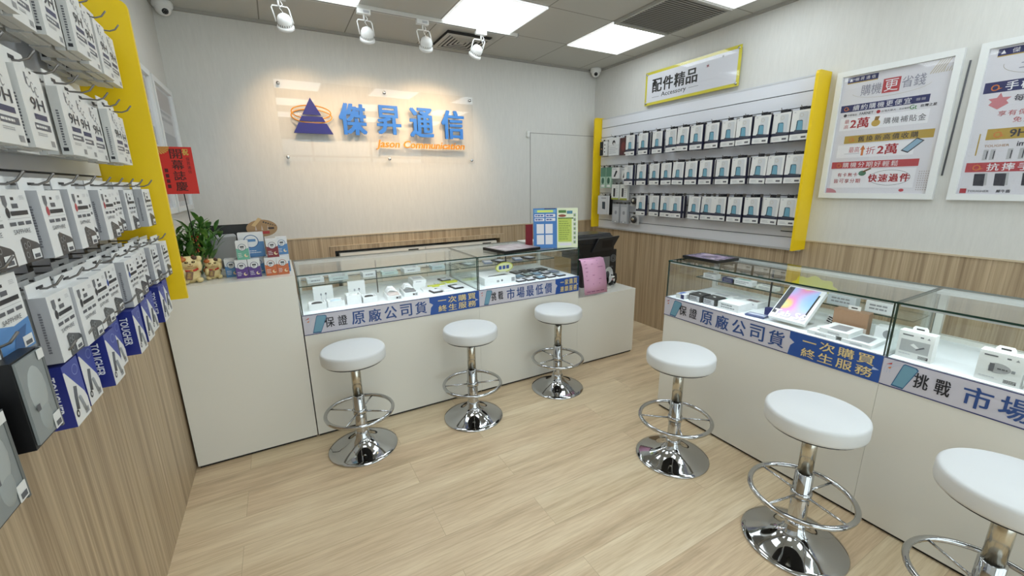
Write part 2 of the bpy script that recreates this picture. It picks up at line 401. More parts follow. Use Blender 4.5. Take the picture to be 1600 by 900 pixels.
# spotlight track
t = thing('lighting_track', 'white ceiling track rail carrying four spotlights', 'lighting track', (.86, 3.335, H-.024))
b = MB().box((-1.07, -.017, 0), (1.07, .017, .023), mat('DAD9D4', .4)).box((-1.075, -.018, -.001), (-1.07, .018, .023), WHITE).box((1.07, -.018, -.001), (1.078, .018, .023), GREY)
b.build('rail', t)
MB().box((-1.06, -.006, -.0006), (1.06, .006, 0), GREY).build('slot', t)
SPW = mat('E8E8E6', .3, name='white_lamp_enamel')
def spot(x, aim, lab):
    t = thing('track_spotlight', lab, 'spotlight', (x, 3.335, H-.025-.03), 0, 'white track spotlights')
    b = MB().box((-.045, -.017, 0), (.045, .017, .03), SPW); b.rect((0, -.0172, .006), X, Z, (-.005, 0, .035, .016), LGREY)
    b.build('adapter', t)
    hc = Vector((aim[0]*.25, .012, -.125)); d = Vector(aim).normalized()
    q = d.to_track_quat('Z', 'Y').to_matrix().to_4x4(); M = Matrix.Translation(hc) @ q
    yk = MB()
    pts = [(-.05, 0, -.11), (-.05, 0, -.03), (-.043, 0, -.02), (0, 0, -.018), (.043, 0, -.02), (.05, 0, -.03), (.05, 0, -.11)]
    yk.tube([(p[0]+aim[0]*.25*(1 if p[2] < -.1 else .3), p[1]+.012, p[2]-.014) for p in pts], .0042, SPW)
    yk.tube([(0, 0, 0), (0, 0, -.034)], .006, SPW); yk.build('yoke', t)
    MB().tube([(.01, 0, 0), (.022, -.01, -.03), (.002, -.01, -.05), (.02, 0, -.07), (0, .01, -.1)], .0025, SPW, 6).build('cord', t)
    h = MB().lathe([(.002, -.052), (.02, -.05), (.034, -.040), (.042, -.024), (.044, -.006), (.044, .018)], SPW, 28, M, caps=False)
    h.lathe([(.040, .016), (.049, .018), (.052, .024), (.052, .036), (.047, .040), (.043, .036)], SPW, 28, M, caps=False)
    for i in range(20):
        a = 2*math.pi*i/20; h.box((.0435, -.002, .0), (.0447, .002, .013), G2, M @ Matrix.Rotation(a, 4, 'Z'))
    h.build('lamp_head', t)
    MB().lathe([(0, .026), (.044, .03)], mat('FFD9A0', .3, 0, 6., name='lit_warm_lens'), 24, M, caps=False).build('lens', t)
    ld = bpy.data.lights.new('lamp', 'SPOT'); ld.energy = SPOT_POWER; ld.color = (1, .66, .34); ld.spot_size = math.radians(88); ld.spot_blend = 1; ld.shadow_soft_size = .03
    lo = bpy.data.objects.new('bulb', ld); COL.objects.link(lo); lo.parent = t
    lo.matrix_local = Matrix.Translation(hc+d*.045) @ d.to_track_quat('-Z', 'Y').to_matrix().to_4x4()
spot(.175, (.10, .55, -.62), 'white track spotlight, first from the left end of the rail')
spot(.70, (.06, .55, -.62), 'white track spotlight, second from the left on the rail')
spot(1.12, (.10, .55, -.62), 'white track spotlight, third from the left, just before the air vent')
spot(1.60, (-.16, .55, -.62), 'white track spotlight at the right end of the rail under the lit panel')
def cctv(name, label, loc, rot):
    t = thing(name, label, 'security camera', loc)
    MB().lathe([(.055, 0), (.06, -.008), (.058, -.03), (.05, -.042)], SPW, 28).build('mount', t)
    M = Euler(rot).to_matrix().to_4x4()
    M = Matrix.Translation((0, 0, -.042)) @ M
    MB().ell((0, 0, 0), (.046, .046, .046), SPW, M, 24).build('dome', t)
    l = MB().lathe([(0, .049), (.016, .048), (.019, .043), (.02, .038)], BLACK, 20, M)
    for i in range(6): l.ell((.012*math.cos(i*1.047), .012*math.sin(i*1.047), .0475), (.002, .002, .002), GREY, M, 6)
    l.build('lens', t)
cctv('security_camera', 'white dome security camera in the left ceiling corner above yellow panel', (-.495, 3.87, H), (math.radians(128), 0, math.radians(25)))
cctv('security_camera', 'white dome security camera in far corner near the accessory sign', (3.235, 3.87, H), (math.radians(120), 0, math.radians(-35)))

# ------------------------------------------------------------------ counters
YC, XC = 2.5422, 2.1041
HL, HST, HG = .656, .776, 1.010
def base_cabinet(label, loc, rotz, wd, dp, h, doors):
    t = thing('counter_cabinet', label, 'cabinet', loc, rotz)
    MB().box((.0, .0, .016), (wd, dp, h), LAM).build('body', t)
    MB().box((.006, .012, 0), (wd-.006, dp-.01, .016), BLACK).build('plinth', t)
    n = MB(); e = 0
    for x in doors: n.box((x-.0013, -.0008, .012), (x+.0013, .0004, h), G2); e = 1
    if e: n.build('panel_seam', t)
    return t
def sign_strip(t, L, kind):
    O = Vector((0, -.0035, 0)); hh = .1205
    b = MB().box((0, -.0035, 0), (L, -.0005, hh), mat('C9C6CF', .35))
    SB = mat('C9C6CF', .35); N1 = mat('27306B', .4); K = mat('1B1B22', .4); BB = mat('24509B', .4); LN = mat('A9B7CE', .4)
    f = L/1.104
    b.rect(O, X, Z, (0, 0, L, .0045), N1, .0004); b.rect(O, X, Z, (0, hh-.0035, L, hh), N1, .0004)
    for rr in (.05, .062, .075): b.loop(O, X, Z, (.07*f, .065), rr*.7, rr*.72, .0012, LN, .0004, 20, 95, 190)
    b.poly(O, X, Z, [(.012*f, .092), (.034*f, .104), (.032*f, .096)], RED, .0007); b.poly(O, X, Z, [(.02*f, .078), (.034*f, .088), (.030*f, .076)], mat('D97C30', .4), .0007)
    ph = [(.044*f, .008), (.088*f, .006), (.128*f, .100), (.120*f, .108), (.078*f, .112), (.072*f, .106)]
    b.poly(O, X, Z, [(p[0], p[1]) for p in ph], mat('2F5F86', .4), .0007)
    cx = sum(p[0] for p in ph)/6; cy = sum(p[1] for p in ph)/6
    b.poly(O, X, Z, [(cx+(p[0]-cx)*.88, cy+(p[1]-cy)*.90) for p in ph], mat('6E9CB0', .4), .001)
    y0, y1 = .022, .099
    if kind == 1:
        b.text('保', O, X, Z, (.112*f, .03, .165*f, .092), K, .0014, .012); b.text('證', O, X, Z, (.185*f, .03, .236*f, .092), K, .0014, .012)
        for i, ch in enumerate('原廠公司貨'): b.text(ch, O, X, Z, ((.262+i*.097)*f, y0-.002, (.262+i*.097+.076)*f, y1+.002), mat('2A4A86', .4), .0014, .016)
        p0, rows = .765*f, ('一次購買', '終生服務')
    else:
        b.text('挑', O, X, Z, (.118*f, .03, .168*f, .092), K, .0014, .012); b.text('戰', O, X, Z, (.188*f, .03, .238*f, .092), K, .0014, .012)
        for i, ch in enumerate('市場最低價'): b.text(ch, O, X, Z, ((.275+i*.104)*f, y0-.002, (.275+i*.104+.086)*f, y1+.002), mat('2A4A86', .4), .0014, .016)
        p0, rows = .835*f, ('一家購買', '連鎖服務')
    b.poly(O, X, Z, [(p0-.018*f, 0), (L, 0), (L, hh), (p0-.018*f, hh), (p0-.018*f, .085), (p0+.006*f, .068), (p0-.01*f, .05)], BB, .0008)
    wd = (1.095*f-p0-.045*f)/4
    for r, row in enumerate(rows):
        for i, ch in enumerate(row):
            u = p0+.04*f+i*wd; v = .066-.054*r
            if ch == '一': b.rect(O, X, Z, (u, v+.02, u+wd*.8, v+.026), mat('D9C489', .4), .0014)
            else:
                b.text(ch, O, X, Z, (u-.001, v-.001, u+wd*.84+.001, v+.045), mat('17376F', .4), .0011, .05)
                b.text(ch, O, X, Z, (u, v, u+wd*.84, v+.044), mat('E0CC92', .4), .0014, .016)
    b.poly(O, X, Z, [(L-.03*f, .05), (L-.006*f, .056), (L-.028*f, .064)], mat('B9C7E2', .4), .0012)
    b.build('sign_strip', t)
def glass_case(label, loc, rotz, L, D, kind, shelf=True, name='glass_display_case'):
    """local: x along the front, y to the back, z 0 = top of the base cabinet"""
    t = thing(name, label, 'display case', loc, rotz, 'glass display cases on the counters')
    zt = HST-HL; zg = HG-HL; g = .006
    MB().box((0, 0, .0), (L, D, zt), LAM, top=DECK).build('deck', t)
    b = MB().box((0.002, 0.001, zt), (L-.002, 0.001+g, zg-.008), GEDGE, front=GLASS, back=GLASS)
    b.build('front_glass', t)
    MB().box((0.0, .0, zg-.008), (L, D-.0, zg), GEDGE, top=GLASS, bottom=GLASS).build('top_glass', t)
    for x in (.002, L-.002-g): MB().box((x, .0075, zt), (x+g, D-.02, zg-.008), GEDGE, left=GLASS, right=GLASS).build('side_glass', t)
    b = MB().box((.008, D-.085, zg-.020), (L-.008, D-.004, zg-.009), mat('F2F4F4', .4)).box((.008, D-.03, zt), (L-.008, D-.004, zt+.02), LAM)
    for x in (.008, L-.033): b.box((x, D-.03, zt+.02), (x+.025, D-.004, zg-.028), LAM)
    b.build('back_frame', t)
    for k, (x0, x1) in enumerate(((.033, L/2+.02), (L/2-.02, L-.033))):
        MB().box((x0, D-.024+k*.008, zt+.02), (x1, D-.020+k*.008, zg-.028), GEDGE, front=GLASS, back=GLASS).build('sliding_glass', t)
    if shelf:
        s = MB().box((.01, D*.56, zt+.095), (L-.01, D-.03, zt+.101), GEDGE, top=GLASS, bottom=GLASS); s = s.build('glass_shelf', t)
        MB().box((L*.44, D*.55, zt), (L*.44+.006, D*.55+.008, zg-.008), BLACK).build('shelf_post', s)
    sign_strip(t, L, kind)
    b = MB().box((.012, .008, zg-.017), (L-.012, .020, zg-.0085), mat('D5D8DA', .4), bottom=LED); b.build('led_strip', t)
    return t
XS0, XS1, XS2, XS3 = .0437, 1.148, 2.0189, 2.6498
D1, D2 = .5735, .4773
base_cabinet('tall plain white end cabinet against the left wood wall', (XL+.012, YC, 0), 0, XS0-XL-.012-.006, .62, HG, [])
base_cabinet('white counter cabinet with blue and white sign strip, left of the back row', (XS0, YC, 0), 0, XS1-XS0-.001, D1, HL, [])
base_cabinet('white counter cabinet in the middle of the back row behind third stool', (XS1, YC, 0), 0, XS2-XS1-.001, D1, HL, [])
base_cabinet('low plain white cabinet carrying the computer and printer', (XS2, YC, 0), 0, XS3-XS2, D1, .5923, [])
glass_case('glass display case on the back row holding earbud boxes and phones', (XS0, YC, HL), 0, XS1-XS0-.001, D1, 1)
glass_case('glass display case on the back row with framed tray on top', (XS1, YC, HL), 0, XS2-XS1-.001, D1, 2)
YS0, YS1, YS2 = 1.7575, .636, -.32
base_cabinet('white counter cabinet at the far end of the right counter', (XC, YS0, 0), -math.pi/2, YS0-YS1-.001, D2, HL, [])
base_cabinet('white counter cabinet at the near end of the right counter', (XC, YS1, 0), -math.pi/2, YS1-YS2, D2, HL, [])
glass_case('glass display case on the right counter with tablet box inside', (XC, YS0, HL), -math.pi/2, YS0-YS1-.001, D2, 1)
glass_case('glass display case on the right counter holding white charger boxes', (XC, YS1, HL), -math.pi/2, YS1-YS2, D2, 2, False)

# ------------------------------------------------------------------ stools
def stool(loc, rot, label):
    t = thing('bar_stool', label, 'stool', (*loc, 0), rot, 'round white bar stools at the counters')
    MB().lathe([(.160, .555), (.1685, .559), (.1705, .568), (.1705, .606), (.1685, .614), (.1645, .6185), (.158, .6205), (0, .6205)], SEATM, 56).build('seat', t)
    MB().lathe([(.158, .549), (.158, .556), (.02, .556)], DARK, 40).build('seat_plate', t)
    MB().tube([(0, 0, .33), (0, 0, .549)], .0265, STEEL, 24).build('upper_post', t)
    MB().lathe([(.0325, .085), (.0325, .335), (.0275, .338)], CHROME, 28).build('lower_post', t)
    MB().lathe([(.191, 0), (.193, .004), (.190, .008), (.170, .013), (.135, .022), (.10, .036), (.068, .056), (.046, .078), (.040, .098), (.037, .110), (.0326, .112)], CHROME, 64).build('base', t)
    r = MB().ring((0, 0, .237), .183, .0105, CHROME, 56)
    r.lathe([(.0327, .222), (.038, .224), (.038, .250), (.0327, .252)], CHROME, 24)
    for k in range(4):
        a = math.pi/4+k*math.pi/2; r.tube([(.03*math.cos(a), .03*math.sin(a), .236), (.18*math.cos(a), .18*math.sin(a), .237)], .005, CHROME)
    r.build('foot_ring', t)
    return t
stools = [((.2651, 2.2991), .2, 'white round bar stool by the tall end cabinet, first from the left'),
          ((.9601, 2.2761), .5, 'white round bar stool in the middle of the back counter row'),
          ((1.6676, 2.323), .9, 'white round bar stool at back counter below the pink sheet side'),
          ((1.7478, 1.3346), .1, 'white round bar stool at the far end of the right counter'),
          ((1.728, .689), .6, 'white round bar stool at middle of right counter, fully in view in front'),
          ((1.785, .185), .3, 'white round bar stool cut off by the lower right corner')]
s0 = None
for loc, a, lab in stools:
    if s0 is None: s0 = stool(loc, a, lab)
    else: dup(s0, (*loc, 0), a, lab)

# ------------------------------------------------------------------ acrylic wall sign on the back wall
t = thing('shop_sign', 'clear acrylic wall sign with blue Chinese letters and triangle emblem', 'sign', (.10, YB-.03, 1.695))
MB().box((0, 0, 0), (1.675, .008, .61), ACRYL).build('acrylic_panel', t)
for x, z in ((.03, .58), (.84, .58), (1.645, .58), (.03, .03), (.84, .03), (1.645, .03)):
    MB().lathe([(0, .031), (.011, .031), (.013, .028), (.013, .023), (.006, .022), (.006, -.005)], CHROME, 16, Matrix.Translation((x, .0215, z)) @ Matrix.Rotation(math.pi/2, 4, 'X')).build('standoff', t)
OS = Vector((0, -.012, 0))
for ch, (x0, x1, z0, z1) in zip('傑昇通信', ((.546, .765, 1.915, 2.165), (.851, 1.062, 1.930, 2.170), (1.141, 1.363, 1.918, 2.172), (1.441, 1.668, 1.915, 2.170))):
    b = MB().text(ch, OS, X, Z, (x0-.1, z0-1.695, x1-.1, z1-1.695), SIGNB, 0, .03, .012); b.build('blue_letter', t)
PURP = mat('1D2079', .4)
b = MB()
def tz(z): return z-1.695
def tri_w(z): return (2.184-z)/(2.184-1.912)
cx0 = .342-.1
for za, zb in ((2.184, 2.055), (2.043, 2.005), (1.993, 1.912)):
    wa, wb = tri_w(za)*.147, tri_w(zb)*.147
    b.prism([(cx0-wb, tz(zb)), (cx0+wb, tz(zb)), (cx0+wa+.0001, tz(za)), (cx0-wa-.0001, tz(za))], (0, -.024, 0), X, Z, .012, PURP)
b.build('triangle_emblem', t)
b = MB()
for cz, ru, rv in ((2.075, .145, .052), (2.045, .150, .052)):
    M = Matrix.Translation((cx0, -.014, tz(cz))) @ Matrix.Rotation(math.pi/2, 4, 'X')
    b.tube([(ru*math.cos(a), rv*math.sin(a), 0) for a in [2*math.pi*i/48 for i in range(48)]], .0045, ORANGE, 6, True, M)
b.build('orange_rings', t)
b = MB().text('Jason Communication', OS, X, Z, (.728, tz(1.802), 1.555, tz(1.885)), ORANGE, 0, .018, .012, .018); b.build('orange_lettering', t)

# ------------------------------------------------------------------ accessory sign on the right wall
MY = -Y
t = thing('accessory_sign', 'white and yellow acrylic sign above slatwall reading Accessory', 'sign', (XR-.028, 3.17, 2.214), -math.pi/2)
YS = mat('D8CE3C', .3)
MB().box((0, -.006, 0), (.965, 0, .295), YS).build('panel', t)
b = MB().rect((0, -.006, 0), X, Z, (.022, .024, .943, .271), mat('DFE0E6', .3)); O = Vector((0, -.006, 0))
for i, ch in enumerate('配件精品'): b.text(ch, O, X, Z, (.085+i*.127, .105, .085+i*.127+.118, .222), BLACK, .0008, .03)
b.text('Accessory', O, X, Z, (.20, .045, .475, .095), BLACK, .0008, .01)
b.rect(O, X, Z, (.09, .062, .175, .065), PRINTG, .0008); b.rect(O, X, Z, (.50, .072, .60, .075), PRINTG, .0008)
b.text('✶', O, X, Z, (.66, .19, .695, .225), mat('8A2A3A', .5), .0008); b.text('✶', O, X, Z, (.80, .235, .825, .26), GREY, .0008)
b.build('printed_face', t)
MB().box((0, -.0085, 0), (.965, -.0075, .295), ACRYL).build('acrylic_cover', t)
for x, z in ((.02, .275), (.945, .275), (.02, .02), (.945, .02)):
    MB().lathe([(0, .014), (.009, .014), (.010, .010), (.006, 0), (.006, -.026)], CHROME, 14, Matrix.Translation((x, 0, z)) @ Matrix.Rotation(math.pi/2, 4, 'X')).build('standoff', t)

# ------------------------------------------------------------------ framed posters
def framed(label, loc, rotz, W, Hh, draw, grp='white framed posters'):
    t = thing('framed_poster', label, 'poster', loc, rotz, grp)
    b = MB(); fw = .032
    for (a0, a1, c0, c1) in ((0, W, 0, fw), (0, W, Hh-fw, Hh), (0, fw, fw, Hh-fw), (W-fw, W, fw, Hh-fw)):
        b.box((a0, -.028, c0), (a1, 0, c1), mat('E3E5E4', .3))
    o = b.build('frame', t); bevel(o, .005)
    b = MB().box((fw, -.010, fw), (W-fw, -.002, Hh-fw), PAPER)
    draw(b, Vector((fw, -.010, fw)), W-2*fw, Hh-2*fw); b.build('print', t)
    MB().box((fw, -.016, fw), (W-fw, -.014, Hh-fw), ACRYL).build('glazing', t)
PN, PG, PR_, PK, PM = mat('262C63', .5), mat('B79A45', .5), mat('B7434A', .5), mat('33333F', .5), mat('A8232F', .5)
PGR = mat('8C8C9C', .5); PWT = mat('EDEDF2', .5); POR = mat('CF7A3C', .5)
def emblem(b, O, u, v, s):
    b.poly(O, X, Z, [(u, v), (u+s, v), (u+s/2, v+s)], PWT, .0012)
def qbadge(b, O, u, v, s, m=None):
    b.loop(O, X, Z, (u+s/2, v+s/2), s*.42, s*.42, s*.16, m or POR, .0012, 16); b.poly(O, X, Z, [(u+s*.6, v), (u+s*1.4, v+s*.35), (u+s*.8, v+s*.4)], m or POR, .0013)
def poster1(b, O, W, Hh):
    b.rect(O, X, Z, (.025, .683, .182, .715), PN, .0004); b.rect(O, X, Z, (.025, .678, .182, .683), PG, .0004)
    emblem(b, O, .035, .69, .018)
    for i, ch in enumerate('傑昇通信'): b.text(ch, O, X, Z, (.065+i*.028, .69, .065+i*.028+.02, .709), PWT, .0008)
    for i in range(9): b.poly(O, X, Z, [(.42+i*.011, .655), (.425+i*.011, .655), (.46+i*.011, .72), (.455+i*.011, .72)] if i < 5 else [(.42+i*.011, .655), (.425+i*.011, .655), (.43+i*.011, .68), (.428+i*.011, .68)], mat('C3B8A0', .5), .0004)
    b.text('購機', O, X, Z, (.105, .595, .208, .658), PGR, .0008, 0); b.rect(O, X, Z, (.213, .592, .296, .672), PR_, .0006)
    b.text('更', O, X, Z, (.222, .60, .288, .664), PWT, .001); b.text('省錢', O, X, Z, (.303, .605, .41, .668), PGR, .0008, 0)
    b.loop(O, X, Z, (.25, .62), .19, .045, .0015, mat('B0A58C', .5), .0005, 30, 190, 350)
    b.rect(O, X, Z, (.012, .508, .443, .55), PN, .0005); qbadge(b, O, .03, .516, .024)
    for i, ch in enumerate('續約購機更便宜'): b.text(ch, O, X, Z, (.078+i*.042, .513, .078+i*.042+.034, .545), PWT, .001)
    b.rect(O, X, Z, (.385, .522, .403, .536), PGR, .001); b.rect(O, X, Z, (.408, .522, .426, .536), PGR, .001)
    b.oval(O, X, Z, (.042, .488), .009, .009, PK, .0008); b.text('中華電信', O, X, Z, (.055, .482, .105, .494), PK, .0008)
    b.text('FARNET', O, X, Z, (.12, .482, .19, .498), PK, .0008, .02); b.oval(O, X, Z, (.215, .489), .01, .01, PM, .0008)
    b.text('台灣大哥大', O, X, Z, (.23, .483, .30, .495), PK, .0008); b.text('亞太電信', O, X, Z, (.315, .484, .36, .494), PK, .0008)
    b.text('Gt', O, X, Z, (.362, .478, .395, .503), mat('4A8A4A', .5), .0008, .02); b.text('台灣之星', O, X, Z, (.41, .484, .48, .500), PK, .0008, .02)
    b.rect(O, X, Z, (.02, .395, .455, .472), PWT, .0004)
    b.text('最', O, X, Z, (.045, .438, .07, .462), PR_, .0008); b.text('高', O, X, Z, (.045, .406, .07, .43), PR_, .0008)
    b.text('2萬', O, X, Z, (.078, .404, .178, .466), PM, .0009, .03)
    b.oval(O, X, Z, (.212, .424), .022, .02, GOLD, .0008); b.poly(O, X, Z, [(.202, .44), (.222, .44), (.228, .462), (.205, .462)], mat('8E6A32', .5), .0009)
    for i, ch in enumerate('購機補貼金'): b.text(ch, O, X, Z, (.25+i*.04, .412, .25+i*.04+.034, .448), PK, .0008)
    b.rect(O, X, Z, (.06, .313, .495, .36), PG, .0005); qbadge(b, O, .085, .322, .026)
    for i, ch in enumerate('舊換新高價收購'): b.text(ch, O, X, Z, (.135+i*.043, .32, .135+i*.043+.034, .353), PK, .001, .01)
    b.rect(O, X, Z, (.03, .225, .42, .305), PWT, .0004)
    b.text('最高', O, X, Z, (.095, .255, .152, .29), PR_, .0008); b.rect(O, X, Z, (.072, .248, .155, .250), PGR, .0008)
    b.poly(O, X, Z, [(.163, .235), (.175, .235), (.175, .27), (.183, .27), (.169, .298), (.155, .27), (.163, .27)], POR, .0008)
    b.text('折', O, X, Z, (.188, .24, .235, .285), PR_, .0008, 0); b.text('2萬', O, X, Z, (.245, .235, .345, .295), PM, .0009, .03)
    b.poly(O, X, Z, [(.36, .25), (.395, .235), (.46, .30), (.425, .318)], PK, .0008); b.poly(O, X, Z, [(.368, .254), (.394, .242), (.452, .299), (.425, .312)], SKINY, .001)
    b.rect(O, X, Z, (.012, .158, .455, .20), PR_, .0005); qbadge(b, O, .04, .165, .026)
    for i, ch in enumerate('購機分期好輕鬆'): b.text(ch, O, X, Z, (.075+i*.042, .163, .075+i*.042+.034, .195), PWT, .001)
    b.rect(O, X, Z, (.02, .035, .45, .15), PWT, .0004)
    for i, ch in enumerate('有卡無卡'): b.text(ch, O, X, Z, (.055+i*.029, .105, .055+i*.029+.024, .130), PM, .0008, .01)
    for i, ch in enumerate('皆可享分期'): b.text(ch, O, X, Z, (.04+i*.030, .065, .04+i*.030+.025, .092), PM, .0008, .01)
    b.oval(O, X, Z, (.19, .125), .02, .016, mat('4F8068', .5), .0008); b.poly(O, X, Z, [(.195, .13), (.235, .15), (.228, .158), (.19, .138)], mat('6B5230', .5), .0009)
    b.loop(O, X, Z, (.33, .095), .10, .045, .0018, PK, .0007, 30)
    for i, ch in enumerate('快速過件'): b.text(ch, O, X, Z, (.225+i*.052, .07, .225+i*.052+.047, .118), PM, .001, .035)
    b.poly(O, X, Z, [(.004, .003)]+[(.004+.06*math.cos(a), .003+.03*math.sin(a)) for a in [math.pi*i/10 for i in range(11)] if math.cos(a) >= 0], mat('C98A95', .5), .0006)
    b.oval(O, X, Z, (.40, .02), .012, .009, PR_, .0007)
    for i in range(5):
        for j in range(9): b.rect(O, X, Z, (.465+i*.010, .02+j*.013, .470+i*.010, .026+j*.013), mat('B9AFAF', .5), .0006)
def poster2(b, O, W, Hh):
    b.rect(O, X, Z, (.03, .683, .27, .715), PN, .0004); b.rect(O, X, Z, (.03, .678, .27, .683), PG, .0004)
    emblem(b, O, .04, .69, .018)
    for i, ch in enumerate('傑昇通信'): b.text(ch, O, X, Z, (.078+i*.04, .688, .078+i*.04+.026, .71), PWT, .0008)
    for k in range(3): b.rect(O, X, Z, (.115+.004*k, .61+.022*k, .2, .614+.022*k), PGR, .0008)
    b.loop(O, X, Z, (.25, .635), .19, .06, .0018, mat('9A927C', .5), .0005, 30, 175, 300)
    b.rect(O, X, Z, (.01, .508, .46, .56), PN, .0005); qbadge(b, O, .035, .517, .03)
    for i, ch in enumerate('手機'): b.text(ch, O, X, Z, (.085+i*.052, .513, .085+i*.052+.044, .555), PWT, .001, .02)
    b.poly(O, X, Z, [(.04, .45), (.075, .425), (.11, .45), (.10, .465), (.115, .48), (.085, .482), (.075, .505), (.065, .482), (.035, .48), (.05, .465)], mat('C97F86', .5), .0008)
    for i, ch in enumerate('每天'): b.text(ch, O, X, Z, (.125+i*.042, .455, .125+i*.042+.034, .488), PK, .0009, .01)
    b.text('3', O, X, Z, (.215, .44, .26, .50), PM, .0009, .04)
    for i, ch in enumerate('享有保修'): b.text(ch, O, X, Z, (.082+i*.035, .39, .082+i*.035+.029, .416), PR_, .0009)
    for i, ch in enumerate('免費'): b.text(ch, O, X, Z, (.14+i*.035, .355, .14+i*.035+.029, .381), PR_, .0009)
    b.rect(O, X, Z, (.06, .276, .47, .33), PG, .0005); qbadge(b, O, .085, .285, .03)
    b.text('9H', O, X, Z, (.14, .285, .20, .322), PK, .001, .03)
    b.text('TOUGHER', O, X, Z, (.062, .24, .15, .252), mat('B08A6A', .5), .0009, .02); b.text('imos', O, X, Z, (.175, .238, .235, .262), PK, .0009, .03)
    b.rect(O, X, Z, (.035, .2, .04, .31), PG, .0006)
    for u in (.065, .09, .15, .19): b.rect(O, X, Z, (u, .175, u+.018, .228), LGREY, .0008); b.rect(O, X, Z, (u+.012, .18, u+.016, .22), PK, .001)
    b.rect(O, X, Z, (.012, .115, .455, .163), mat('B7434A', .5), .0005); qbadge(b, O, .038, .123, .03)
    for i, ch in enumerate('抗摔手'): b.text(ch, O, X, Z, (.09+i*.054, .12, .09+i*.054+.044, .158), PWT, .001, .02)
    for u in (.055, .13, .225):
        b.poly(O, X, Z, [(u, .045), (u+.04, .042), (u+.036, .105), (u-.004, .105)], PK, .0009); b.poly(O, X, Z, [(u+.002, .043), (u+.05, .046), (u+.044, .11), (u-.002, .108)], LGREY, .0007)
    b.rect(O, X, Z, (.01, .005, .035, .03), PR_, .0006); b.text('TOUGHER', O, X, Z, (.04, .010, .12, .022), PK, .0009)
    b.text('犀牛盾', O, X, Z, (.145, .008, .195, .024), PK, .0009, .02)
framed('white framed price poster on right wall beside the yellow post', (XR-.001, 1.521, 1.368), -math.pi/2, .582, .787, poster1)
framed('white framed poster cut off by the right edge of the photo', (XR-.001, .879, 1.368), -math.pi/2, .582, .787, poster2)
MB().tube([(XR-.004, .925, 1.50), (XR-.004, .915, 2.09)], .004, PRINTG, 6).build('wall_cable')['label'] = 'thin dark cable running down the wall between the two right posters'
bpy.data.objects['wall_cable']['category'] = 'cable'
def poster3(b, O, W, Hh):
    b.rect(O, X, Z, (.02, .60, W-.02, Hh-.02), mat('B9A9A8', .5)); b.lines(O, X, Z, (.05, .52, W-.05, .60), 2, PGR)
    b.rect(O, X, Z, (.02, .36, W-.02, .46), mat('85889A', .5)); b.rect(O, X, Z, (.02, .26, W-.1, .33), PGR)
    b.lines(O, X, Z, (.05, .13, W-.05, .24), 3, LGREY); b.rect(O, X, Z, (.02, .03, W-.02, .11), mat('C4A8A6', .5))
framed('white framed notice on left wall nearest the back corner', (XL+.001, 3.33, 1.345), math.pi/2, .56, .80, poster3)
framed('white framed notice on left wall just behind the yellow panel', (XL+.001, 2.72, 1.345), math.pi/2, .56, .80, poster3)

# ------------------------------------------------------------------ slatwalls
def slatwall(label, loc, rotz, L, z0, zs, top):
    t = thing('slatwall', label, 'slatwall', loc, rotz)
    b = MB().box((0, -.012, z0), (L, 0, top), GROOVE)
    e = [z0]+[z for z in zs if z0 < z < top]+[top]
    for k in range(len(e)-1):
        a = e[k]+(.003 if k else 0); c = e[k+1]-.003 if k < len(e)-2 else e[k+1]
        b.box((0, -.028, a), (L, -.012, c), SLAT)
    b.box((0, -.030, top), (L, 0, top+.012), mat('C9CBCE', .3)).box((0, -.032, z0-.014), (L, 0, z0), mat('B9BABA', .3))
    b.build('board', t)
slatwall('white slatwall with phone case boxes on the right wall', (XR-.001, 3.785, 0), -math.pi/2, 3.785-1.592, .998, [1.08+.1*i for i in range(0, 11)], 2.168)
slatwall('white slatwall with accessory boxes on the left wall', (XL+.001, -.2, 0), math.pi/2, 2.27, 1.05, [1.17, 1.34, 1.53, 1.78, 2.02, 2.26], 2.36)
def fin(label, loc, d, z0, z1, side):      # side +1: stands out along +x, -1: along -x
    t = thing('yellow_end_panel', label, 'panel', loc, 0, 'yellow end panels of the slatwalls')
    r = .022; p = [(0, z0), (d*side, z0)]
    p += [(side*(d-r+r*math.sin(a)), z1-r+r*math.cos(a)) for a in (math.pi/2, math.pi/3, math.pi/6, 0)] + [(0, z1)]
    if side < 0: p = p[::-1]
    o = MB().prism(p, (0, -.009, 0), X, Z, .018, YEL).build('board', t)
fin('large yellow end panel standing out from the left wall', (XL+.001, 2.084, 0), .2, 1.05, 2.12, 1)
fin('yellow end panel of right slatwall nearest the framed posters', (XR-.001, 1.578, 0), .158, 1.0, 2.178, -1)
fin('yellow end panel of right slatwall at the far room corner', (XR-.001, 3.80, 0), .125, .998, 2.19, -1)

